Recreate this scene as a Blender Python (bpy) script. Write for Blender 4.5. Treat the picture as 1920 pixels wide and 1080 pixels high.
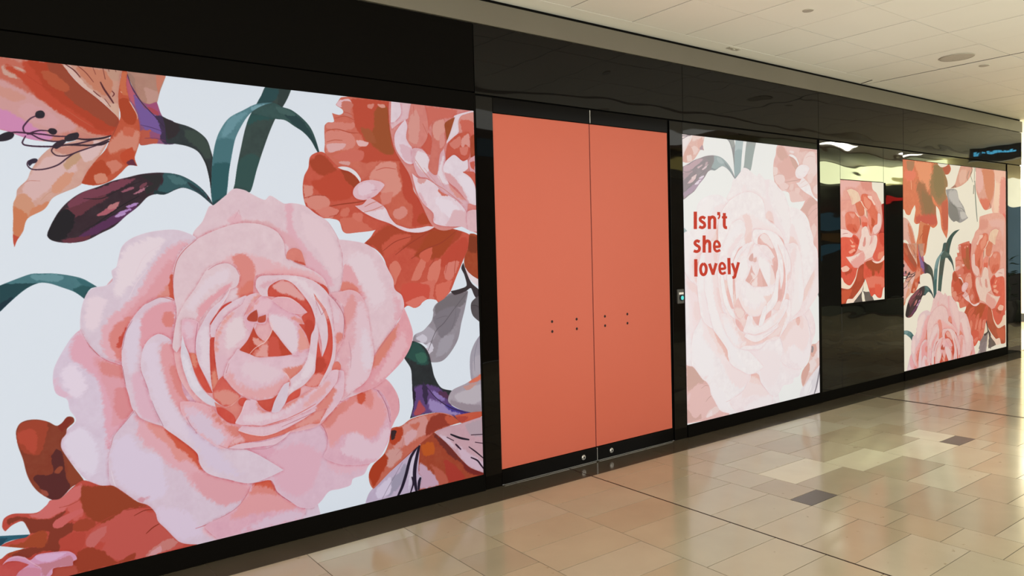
import bpy, bmesh, math, random
import numpy as np
from mathutils import Vector, Matrix

C = bpy.context.scene.collection
for _o in list(bpy.data.objects): bpy.data.objects.remove(_o)
random.seed(4)

# ------------------------------------------------------------------ camera, world, lights, exposure
# metres: x runs along the shop wall, y = 0 is the wall face (the corridor is at y < 0), z is up
CAM = Vector((0.0, -4.0705, 1.6))
YAW, PITCH, ROLL = 0.63978, 0.034159, 0.026017
F_PX, CY_PX = 1371.165, 521.26
fwd = Vector((math.sin(YAW)*math.cos(PITCH), math.cos(YAW)*math.cos(PITCH), -math.sin(PITCH)))
rt = Vector((math.cos(YAW), -math.sin(YAW), 0)); dn = fwd.cross(rt)
cr, sr = math.cos(ROLL), math.sin(ROLL)
right = cr*rt + sr*dn; down = -sr*rt + cr*dn
cd = bpy.data.cameras.new('camera'); cam = bpy.data.objects.new('camera', cd); C.objects.link(cam)
cd.sensor_width = 36.0; cd.lens = F_PX/1920*36.0; cd.shift_y = -(540-CY_PX)/1920; cd.clip_start = .02; cd.clip_end = 200
cam.matrix_world = Matrix(((right.x, -down.x, -fwd.x, CAM.x), (right.y, -down.y, -fwd.y, CAM.y), (right.z, -down.z, -fwd.z, CAM.z), (0, 0, 0, 1)))
bpy.context.scene.camera = cam
vs = bpy.context.scene.view_settings
bpy.context.scene.display_settings.display_device = 'sRGB'
vs.view_transform = 'Standard'; vs.look = 'None'; vs.exposure = 0.0; vs.gamma = 1.0; vs.use_curve_mapping = False

w = bpy.data.worlds.new('mall_ambient'); bpy.context.scene.world = w; w.use_nodes = True
w.node_tree.nodes['Background'].inputs[0].default_value = (1.0, .985, .89, 1)
w.node_tree.nodes['Background'].inputs[1].default_value = 2.4

def area(name, loc, size, power, color=(1, .93, .76), aim=(0, 0, -1)):
    l = bpy.data.lights.new(name, 'AREA'); l.shape = 'RECTANGLE'; l.size, l.size_y = size; l.energy = power; l.color = color
    o = bpy.data.objects.new(name, l); C.objects.link(o); o.location = loc
    o.rotation_euler = Vector(aim).to_track_quat('-Z', 'Y').to_euler()
    return o
HC = 3.3095          # ceiling height
# lamps: a troffer and an added fill lamp in the soffit on the far side, the bright shop front that closes the corridor on the right, the side hall;
# on the left the corridor is open to the atrium, whose even light is the world
for x in (11.9,): area('troffer_lamp', (x, -2.62, HC-.012), (.9, .20), 30)
area('soffit_fill', (14.55, -2.62, HC-.012), (.3, .3), 22)  # unseen fill lamp, added to brighten the floor at the right
area('side_hall_light', (14.2, 2.2, 3.2), (3.0, 1.6), 700, (1, .95, .78), (0, 0, -1))
sp = bpy.data.lights.new('downlight', 'SPOT'); sp.energy = 130; sp.spot_size = math.radians(64); sp.spot_blend = .9; sp.shadow_soft_size = .05; sp.color = (1, .95, .76)
so = bpy.data.objects.new('downlight', sp); C.objects.link(so); so.location = (6.35, -2.55, HC-.03)

# ------------------------------------------------------------------ helpers
def mat(name, col, rough=.5, metal=0.0, ior=1.5, spec=None, coat=0, emit=None, es=0.0):
    m = bpy.data.materials.new(name); m.use_nodes = True
    b = m.node_tree.nodes['Principled BSDF']
    b.inputs['Base Color'].default_value = (*col, 1); b.inputs['Roughness'].default_value = rough
    b.inputs['Metallic'].default_value = metal; b.inputs['IOR'].default_value = ior
    if spec is not None: b.inputs['Specular IOR Level'].default_value = spec
    if coat: b.inputs['Coat Weight'].default_value = coat
    if emit: b.inputs['Emission Color'].default_value = (*emit, 1); b.inputs['Emission Strength'].default_value = es
    return m
def nd(m, t, **k):
    n = m.node_tree.nodes.new(t)
    for a, v in k.items():
        if a in n.inputs: n.inputs[a].default_value = v
        else: setattr(n, a, v)
    return n
def ln(m, a, b): m.node_tree.links.new(a, b)
def noise_color(m, c1, c2, scale=4, detail=5, stretch=(1, 1, 1), lo=.35, hi=.65, obj=True):
    """object-space noise between two colours into Base Color"""
    tc = nd(m, 'ShaderNodeNewGeometry'); mp = nd(m, 'ShaderNodeMapping'); mp.inputs['Scale'].default_value = stretch
    nz = nd(m, 'ShaderNodeTexNoise'); nz.inputs['Scale'].default_value = scale; nz.inputs['Detail'].default_value = detail
    cr_ = nd(m, 'ShaderNodeValToRGB'); e = cr_.color_ramp.elements
    e[0].position, e[1].position = lo, hi; e[0].color = (*c1, 1); e[1].color = (*c2, 1)
    ln(m, tc.outputs['Position'], mp.inputs['Vector']); ln(m, mp.outputs[0], nz.inputs['Vector']); ln(m, nz.outputs['Fac'], cr_.inputs[0])
    ln(m, cr_.outputs[0], m.node_tree.nodes['Principled BSDF'].inputs['Base Color'])
    return cr_, nz
def bump(m, scale, dist, stretch=(1, 1, 1), detail=2, strength=1.0):
    tc = nd(m, 'ShaderNodeNewGeometry'); mp = nd(m, 'ShaderNodeMapping'); mp.inputs['Scale'].default_value = stretch
    nz = nd(m, 'ShaderNodeTexNoise'); nz.inputs['Scale'].default_value = scale; nz.inputs['Detail'].default_value = detail; nz.inputs['Roughness'].default_value = .45
    b = nd(m, 'ShaderNodeBump'); b.inputs['Distance'].default_value = dist; b.inputs['Strength'].default_value = strength
    ln(m, tc.outputs['Position'], mp.inputs['Vector']); ln(m, mp.outputs[0], nz.inputs['Vector']); ln(m, nz.outputs['Fac'], b.inputs['Height'])
    ln(m, b.outputs[0], m.node_tree.nodes['Principled BSDF'].inputs['Normal'])

def box(bm, x0, x1, y0, y1, z0, z1):
    v = [bm.verts.new(p) for p in ((x0,y0,z0),(x1,y0,z0),(x1,y1,z0),(x0,y1,z0),(x0,y0,z1),(x1,y0,z1),(x1,y1,z1),(x0,y1,z1))]
    for f in ((3,2,1,0),(4,5,6,7),(0,1,5,4),(1,2,6,5),(2,3,7,6),(3,0,4,7)): bm.faces.new([v[i] for i in f])
def cyl(bm, c, axis, r, h, n=20, r2=None):
    """closed cylinder/cone from centre c along axis ('x','y','z'), length h"""
    r2 = r if r2 is None else r2
    A = {'x': (Vector((0,1,0)), Vector((0,0,1)), Vector((1,0,0))), 'y': (Vector((0,0,1)), Vector((1,0,0)), Vector((0,1,0))), 'z': (Vector((1,0,0)), Vector((0,1,0)), Vector((0,0,1)))}[axis]
    c = Vector(c); a = [];b = []
    for i in range(n):
        t = 2*math.pi*i/n; d = A[0]*math.cos(t)+A[1]*math.sin(t)
        a.append(bm.verts.new(c+d*r)); b.append(bm.verts.new(c+d*r2+A[2]*h))
    for i in range(n): bm.faces.new((a[i], a[(i+1)%n], b[(i+1)%n], b[i]))
    bm.faces.new(a[::-1]); bm.faces.new(b)
def obj(name, bm, m, parent=None, bevel=0, smooth=False):
    bmesh.ops.recalc_face_normals(bm, faces=bm.faces)
    if bevel: bmesh.ops.bevel(bm, geom=list(bm.edges), offset=bevel, segments=1, affect='EDGES')
    me = bpy.data.meshes.new(name); bm.to_mesh(me); bm.free()
    if smooth:
        for p in me.polygons: p.use_smooth = len(p.vertices) == 4
    me.materials.append(m)
    o = bpy.data.objects.new(name, me); C.objects.link(o); o.parent = parent
    return o
def bx(name, r, m, parent=None, bevel=0):
    bm = bmesh.new(); box(bm, *r); return obj(name, bm, m, parent, bevel)
def struct(o): o['kind'] = 'structure'; return o
def thing(name, label, cat, loc=(0,0,0), group=None):
    o = bpy.data.objects.new(name, None); C.objects.link(o); o.location = loc; o['label'] = label; o['category'] = cat
    o.empty_display_size = .1
    if group: o['group'] = group
    return o
def part(name, bm, m, parent, **k):
    """mesh given in world metres, re-based on its parent's origin"""
    loc = Vector(parent.location)
    for v in bm.verts: v.co -= loc
    return obj(name, bm, m, parent, **k)
def pbx(name, r, m, parent, bevel=0):
    bm = bmesh.new(); box(bm, *r); return part(name, bm, m, parent, bevel=bevel)

# ------------------------------------------------------------------ materials
M = {}
M['matte_black'] = mat('matte_black_metal', (.0028, .0023, .0017), .62, spec=.03)
bump(M['matte_black'], 18, .0004, (1, 1, 6))
M['gap'] = mat('dark_gap', (.003, .0026, .002), .9, spec=.1)
M['gloss'] = mat('black_gloss_laminate', (.0035, .0035, .003), .025, ior=1.52)
bump(M['gloss'], 1.0, .011, (.7, 1, 2.2), 2.0)
M['gloss_flat'] = mat('black_gloss_fascia', (.0035, .0035, .003), .03, ior=1.31)
M['gloss_pier'] = mat('black_gloss_pier', (.003, .0025, .002), .03, ior=1.30)
bump(M['gloss_pier'], 1.0, .009, (.7, 1, 2.2), 2.0)
bump(M['gloss_flat'], 1.0, .0068, (.7, 1, 2.6), 2.0)
M['gloss_door'] = mat('black_gloss_rail', (.0035, .003, .0025), .12, ior=1.13)
M['taupe'] = mat('taupe_satin_metal', (.19, .17, .125), .38)
noise_color(M['taupe'], (.13, .115, .085), (.143, .127, .095), 1.3, 2)
M['coral'] = mat('coral_door_film', (.52, .110, .066), .40, spec=.25)
noise_color(M['coral'], (.517, .109, .065), (.523, .112, .068), 1.2, 2)
bump(M['coral'], 90, .0001)
M['hole'] = mat('dark_red_hole', (.02, .002, .0015), .8)
M['steel'] = mat('brushed_steel', (.62, .60, .56), .28, metal=1)
M['seam'] = mat('seam_red_brown', (.13, .012, .008), .7)
M['ceil'] = mat('painted_ceiling_tile', (.90, .89, .79), .75, spec=.2)
noise_color(M['ceil'], (.88, .87, .77), (.91, .90, .80), .9, 3)
M['ceil_gap'] = mat('ceiling_joint', (.075, .062, .042), .9)
M['ceil_seam'] = mat('ceiling_seam', (.05, .04, .028), .9)
M['ceil_fixture'] = mat('grey_ceiling_plate', (.46, .43, .35), .5)
M['grille'] = mat('speaker_grille', (.36, .34, .29), .6)
_v = nd(M['grille'], 'ShaderNodeTexVoronoi'); _v.inputs['Scale'].default_value = 220
_g = nd(M['grille'], 'ShaderNodeNewGeometry'); _r = nd(M['grille'], 'ShaderNodeValToRGB')
_r.color_ramp.elements[0].color = (.25, .235, .19, 1); _r.color_ramp.elements[0].position = .25; _r.color_ramp.elements[1].color = (.56, .53, .44, 1); _r.color_ramp.elements[1].position = .4
ln(M['grille'], _g.outputs['Position'], _v.inputs['Vector']); ln(M['grille'], _v.outputs['Distance'], _r.inputs[0]); ln(M['grille'], _r.outputs[0], M['grille'].node_tree.nodes['Principled BSDF'].inputs['Base Color'])
def stone(name, c, var=.05, rough=.13, ior=1.47):
    m = mat(name, c, rough, ior=ior)
    cr_, nz = noise_color(m, tuple(v*(1-var) for v in c), tuple(v*(1+var) for v in c), 3.2, 6, lo=.3, hi=.7)
    # small dark fossils and pits in the limestone
    g = nd(m, 'ShaderNodeNewGeometry'); v = nd(m, 'ShaderNodeTexNoise'); v.inputs['Scale'].default_value = 16; v.inputs['Detail'].default_value = 3
    r = nd(m, 'ShaderNodeValToRGB'); r.color_ramp.elements[0].position = .70; r.color_ramp.elements[0].color = (1, 1, 1, 1); r.color_ramp.elements[1].position = .76; r.color_ramp.elements[1].color = (.62, .55, .46, 1)
    mx = nd(m, 'ShaderNodeMix', data_type='RGBA', blend_type='MULTIPLY'); mx.inputs[0].default_value = .8
    ln(m, g.outputs['Position'], v.inputs['Vector']); ln(m, v.outputs['Fac'], r.inputs[0]); ln(m, cr_.outputs[0], mx.inputs[6]); ln(m, r.outputs[0], mx.inputs[7])
    b = m.node_tree.nodes['Principled BSDF']; ln(m, mx.outputs[2], b.inputs['Base Color'])
    rr = nd(m, 'ShaderNodeMapRange'); rr.inputs['To Min'].default_value = rough*.7; rr.inputs['To Max'].default_value = rough*1.5
    ln(m, nz.outputs['Fac'], rr.inputs[0]); ln(m, rr.outputs[0], b.inputs['Roughness'])
    return m
TINTS = [tuple(v*.86*k for v, k in zip(c, (.955, 1.0, .985))) for c in [(.45,.365,.245),(.475,.40,.285),(.43,.34,.225),(.50,.44,.315),(.445,.375,.26),(.46,.375,.255),(.40,.325,.22)]]
M['tiles'] = [stone('limestone_%s' % n, c) for n, c in zip(('tan','sand','umber','ivory','beige','honey','clay'), TINTS)]
M['tile_light'] = stone('limestone_pale', (.53, .49, .35))
M['tile_dark'] = stone('slate_inset', (.092, .082, .068), rough=.3)
M['border'] = stone('dark_border_stone', (.062, .050, .033), .08, rough=.13)
M['grout'] = mat('grout', (.085, .065, .045), .8)
M['divider'] = mat('dark_brass_divider', (.030, .018, .013), .5, spec=.12)
M['cream'] = mat('cream_painted_wall', (.72, .62, .40), .6)
noise_color(M['cream'], (.70, .60, .385), (.74, .64, .415), .8, 2)
M['wood'] = mat('brown_timber_soffit', (.12, .065, .02), .35)
noise_color(M['wood'], (.10, .05, .016), (.15, .085, .028), 2, 5, (.3, 3, 3))
M['shop_dark'] = mat('dark_shopfront', (.03, .028, .026), .3)
M['shop_grey'] = mat('grey_green_plinth', (.10, .11, .085), .35)
M['glass_blue'] = mat('lit_blue_display', (.05, .09, .12), .2, emit=(.30, .52, .62), es=.55)
M['lamp'] = mat('lamp_diffuser', (.9, .9, .85), .5, emit=(1, .95, .76), es=4.2)
M['lamp_end'] = mat('lit_shop_transom', (.8, .8, .6), .5, emit=(1, .96, .70), es=3.4)
M['lamp_soft'] = mat('lit_yellow_transom', (.8, .8, .5), .5, emit=(.94, 1, .58), es=8.0)
M['gold'] = mat('lit_gold_transom', (.5, .4, .1), .5, emit=(1, .82, .25), es=1.6)
M['brown_front'] = mat('brown_shopfront', (.035, .012, .007), .4)
M['blue_dim'] = mat('dim_blue_panel', (.01, .03, .04), .4, emit=(.10, .30, .42), es=.5)
M['red_sign'] = mat('red_sign', (.4, .01, .01), .4, emit=(1, .02, .02), es=1.6)
M['led'] = mat('cyan_led', (.02, .2, .3), .4, emit=(.12, .62, .95), es=3.5)
M['leaf'] = mat('plant_leaf', (.02, .05, .02), .5)
M['white_label'] = mat('white_label', (.75, .72, .68), .5)
M['reader'] = mat('reader_plastic', (.045, .042, .036), .4)
M['reader_ring'] = mat('reader_dark_lens', (.004, .008, .016), .15)
M['reader_light'] = mat('reader_cyan_light', (.02, .3, .3), .3, emit=(.10, .55, .52), es=.8)

# ------------------------------------------------------------------ printed artwork: vector shapes in millimetres, painted into an image
class Noise:
    def __init__(s,n=512,seed=3):
        r=np.random.RandomState(seed); s.n=n
        base=r.rand(n,n).astype(np.float32)
        f=np.fft.fft2(base-.5); k=np.sqrt(np.fft.fftfreq(n)[:,None]**2+np.fft.fftfreq(n)[None]**2)*n; k[0,0]=1
        def band(c): 
            g=np.fft.ifft2(f*np.exp(-(k/c)**2)).real; return (g/g.std()).astype(np.float32)
        s.a=band(28)*.62+band(80)*.42+band(190)*.28
    def __call__(s,u,v):   # u,v in cells of 1/n
        return s.a[(v.astype(np.int32))%s.n,(u.astype(np.int32))%s.n]
NZ=Noise()
def smooth(P,closed=True,k=6):
    P=np.asarray(P,float); n=len(P)
    if n<3: return P
    if closed: Q=np.vstack([P[-1:],P,P[:2]])
    else: Q=np.vstack([2*P[0]-P[1],P,2*P[-1]-P[-2]])
    out=[]; m=n if closed else n-1
    t=np.linspace(0,1,k,endpoint=False)[:,None]
    for i in range(m):
        p0,p1,p2,p3=Q[i:i+4]
        # centripetal-ish: damp tangents so that corners stay tidy
        d=np.linalg.norm(p2-p1)+1e-9
        m1=(p2-p0)*.5; m2=(p3-p1)*.5
        l=np.linalg.norm(m1); m1=m1*min(1,d*1.0/(l+1e-9)); l=np.linalg.norm(m2); m2=m2*min(1,d*1.0/(l+1e-9))
        # sharp corners: kill tangent where the direction turns hard
        def turn(a,b,c):
            u=b-a;v=c-b; return np.dot(u,v)/(np.linalg.norm(u)*np.linalg.norm(v)+1e-9)
        c1=turn(p0,p1,p2); c2=turn(p1,p2,p3)
        m1=m1*min(1,max(0,(c1+.45)/.75)); m2=m2*min(1,max(0,(c2+.45)/.75))
        out.append((2*t**3-3*t**2+1)*p1+(t**3-2*t**2+t)*m1+(-2*t**3+3*t**2)*p2+(t**3-t**2)*m2)
    if not closed: out.append(P[-1:])
    return np.vstack(out)
def cover(P,x0,y0,x1,y1,ss=3):
    # anti-aliased nonzero coverage on integer pixel window
    W,H=x1-x0,y1-y0; hh=H*ss
    acc=np.zeros((hh,W*ss+1),np.float32)
    X=(P[:,0]-x0)*ss; Y=(P[:,1]-y0)*ss-.5
    X2=np.roll(X,-1);Y2=np.roll(Y,-1)
    for a,b,c,d in zip(X,Y,X2,Y2):
        if b==d: continue
        s=1
        if b>d: a,b,c,d,s=c,d,a,b,-1
        r0=max(0,math.ceil(b)); r1=min(hh-1,math.ceil(d)-1)
        if r1<r0: continue
        r=np.arange(r0,r1+1); x=np.clip(np.rint(a+(r-b)*(c-a)/(d-b)),0,W*ss).astype(int)
        acc[r,x]+=s
    m=(np.cumsum(acc,1)[:,:-1]!=0).astype(np.float32)
    return m.reshape(H,ss,W,ss).mean((1,3))
def blur(m,r):
    r=int(max(1,round(r)))
    for _ in range(2):
        for ax in (0,1):
            p=[(0,0),(0,0)]; p[ax]=(r+1,r)
            c=np.cumsum(np.pad(m,p),axis=ax,dtype=np.float32)
            n=m.shape[ax]
            m=(np.take(c,range(2*r+1,2*r+1+n),axis=ax)-np.take(c,range(0,n),axis=ax))/(2*r+1)
    return m
def s2l(c): c=np.asarray(c,float); return np.where(c<=.04045,c/12.92,((c+.055)/1.055)**2.4)
def ribbon(P,w):
    P=smooth(P,False); n=len(P); T=np.gradient(P,axis=0); T/=np.linalg.norm(T,axis=1,keepdims=True)+1e-9
    N=np.c_[-T[:,1],T[:,0]]; t=np.linspace(0,1,n); h=w*.5*(.45+.55*np.sin(np.pi*np.clip(t*.92+.04,0,1))**.6)
    h=h[:,None]; return np.vstack([P+N*h,(P-N*h)[::-1]])
def paint(img,ops,M,ppu,nscale,mixc=None,omit=()):
    """img HxWx3 float (srgb), ops list (kind,rgb,size,pts) in art units; M 2x3 art->pixel; ppu pixel per art unit; nscale noise cells per pixel"""
    H,W=img.shape[:2]; clip=None; done=np.zeros((H,W),np.float32)
    skip=False
    for kind,col,sz,pts in ops:
        if kind=='G': skip=col in omit; continue
        if skip: continue
        P=np.asarray(pts,float).reshape(-1,2)@M[:,:2].T+M[:,2]
        w=sz*ppu
        if kind=='P': Q=P
        elif kind in 'Ll': Q=ribbon(P,max(w,.9))
        else: Q=smooth(P)
        pad=3 if kind in 'FLlP' else int(w*2+4)
        x0=max(0,int(Q[:,0].min())-pad);x1=min(W,int(Q[:,0].max())+pad+1);y0=max(0,int(Q[:,1].min())-pad);y1=min(H,int(Q[:,1].max())+pad+1)
        if kind=='F': clip=None
        if kind in 'Bl' :
            if clip is None: continue
            x0=max(x0,clip[0]);y0=max(y0,clip[1]);x1=min(x1,clip[2]);y1=min(y1,clip[3])
        if x1<=x0 or y1<=y0: continue
        m=cover(Q,x0,y0,x1,y1)
        col=np.array(col,np.float32)
        if mixc is not None and kind!='P':
            fa=mixc[1]*(.62+.62*float(col.mean())); col=col*(1-fa)+mixc[0]*fa
        if kind=='B':
            yy,xx=np.mgrid[y0:y1,x0:x1].astype(np.float32)
            big=w*nscale>1.1
            g=1.75 if big else 2.3
            m=blur(m,w*(1.15 if big else .9))
            c=np.array([P[:,0].mean(),P[:,1].mean()])
            # streaky watercolour edge: fine across, long along the shape's own axis
            D=P-c; u,s_,vt=np.linalg.svd(D,full_matrices=False); ax=vt[0]; k=nscale
            a=(xx*ax[0]+yy*ax[1])*k; b=(-xx*ax[1]+yy*ax[0])*k
            n=NZ(a*2.6+37*len(pts),b*.9+91)*.6+NZ(xx*k*3.3+11,yy*k*3.3)*.45
            e=4*m*(1-m)
            m=np.clip((m-.46+n*(.21 if big else .27)*e)*g+.5,0,1)
            m=m*.45+np.clip(np.round(m*4)/4,0,1)*.55
        if kind in 'Bl':
            m=m*clip[4][y0-clip[1]:y1-clip[1],x0-clip[0]:x1-clip[0]]
        sub=img[y0:y1,x0:x1]
        if kind=='F':
            # a painted wash darkens the petal behind this one along its outline
            q=int(6/nscale)+2; a0=max(0,x0-q);b0=max(0,y0-q);a1=min(W,x1+q);b1=min(H,y1+q)
            big=np.zeros((b1-b0,a1-a0),np.float32); big[y0-b0:y1-b0,x0-a0:x1-a0]=m
            yy,xx=np.mgrid[b0:b1,a0:a1].astype(np.float32)
            sh=np.clip(blur(big,1.7/nscale)*1.5*(1+.35*NZ(xx*nscale*2.4,yy*nscale*2.4+len(pts)*9)),0,1)*done[b0:b1,a0:a1]*(1-big)
            sh=(sh*(.34 if col.mean()>.72 else .14))[...,None]
            if mixc is not None: sh=sh*(1-mixc[1])
            img[b0:b1,a0:a1]*=1-sh*np.float32([.16,.62,.55])
            done[y0:y1,x0:x1]=np.maximum(done[y0:y1,x0:x1],m)
            sub=img[y0:y1,x0:x1]
            clip=(x0,y0,x1,y1,m)
            yy,xx=np.mgrid[y0:y1,x0:x1].astype(np.float32)
            tex=NZ(xx*nscale*1.2+len(pts)*17,yy*nscale*1.2)*.006
            c=col[None,None]+tex[...,None]*np.array([.8,1.2,1.0])
            # faint pigment rim just inside the edge
            rim=np.clip(1-blur(m,max(1,ppu_rim(nscale)))*1.0,0,1)
            rim=(rim*m)[...,None]
            c=c*(1-.10*rim) if col.mean()<.74 else c+(np.float32([.97,.90,.91])-c)*rim*.45
        else: c=col[None,None]
        img[y0:y1,x0:x1]=sub*(1-m[...,None])+c*m[...,None]
    return img
def ppu_rim(ns): return .45/ns

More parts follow.
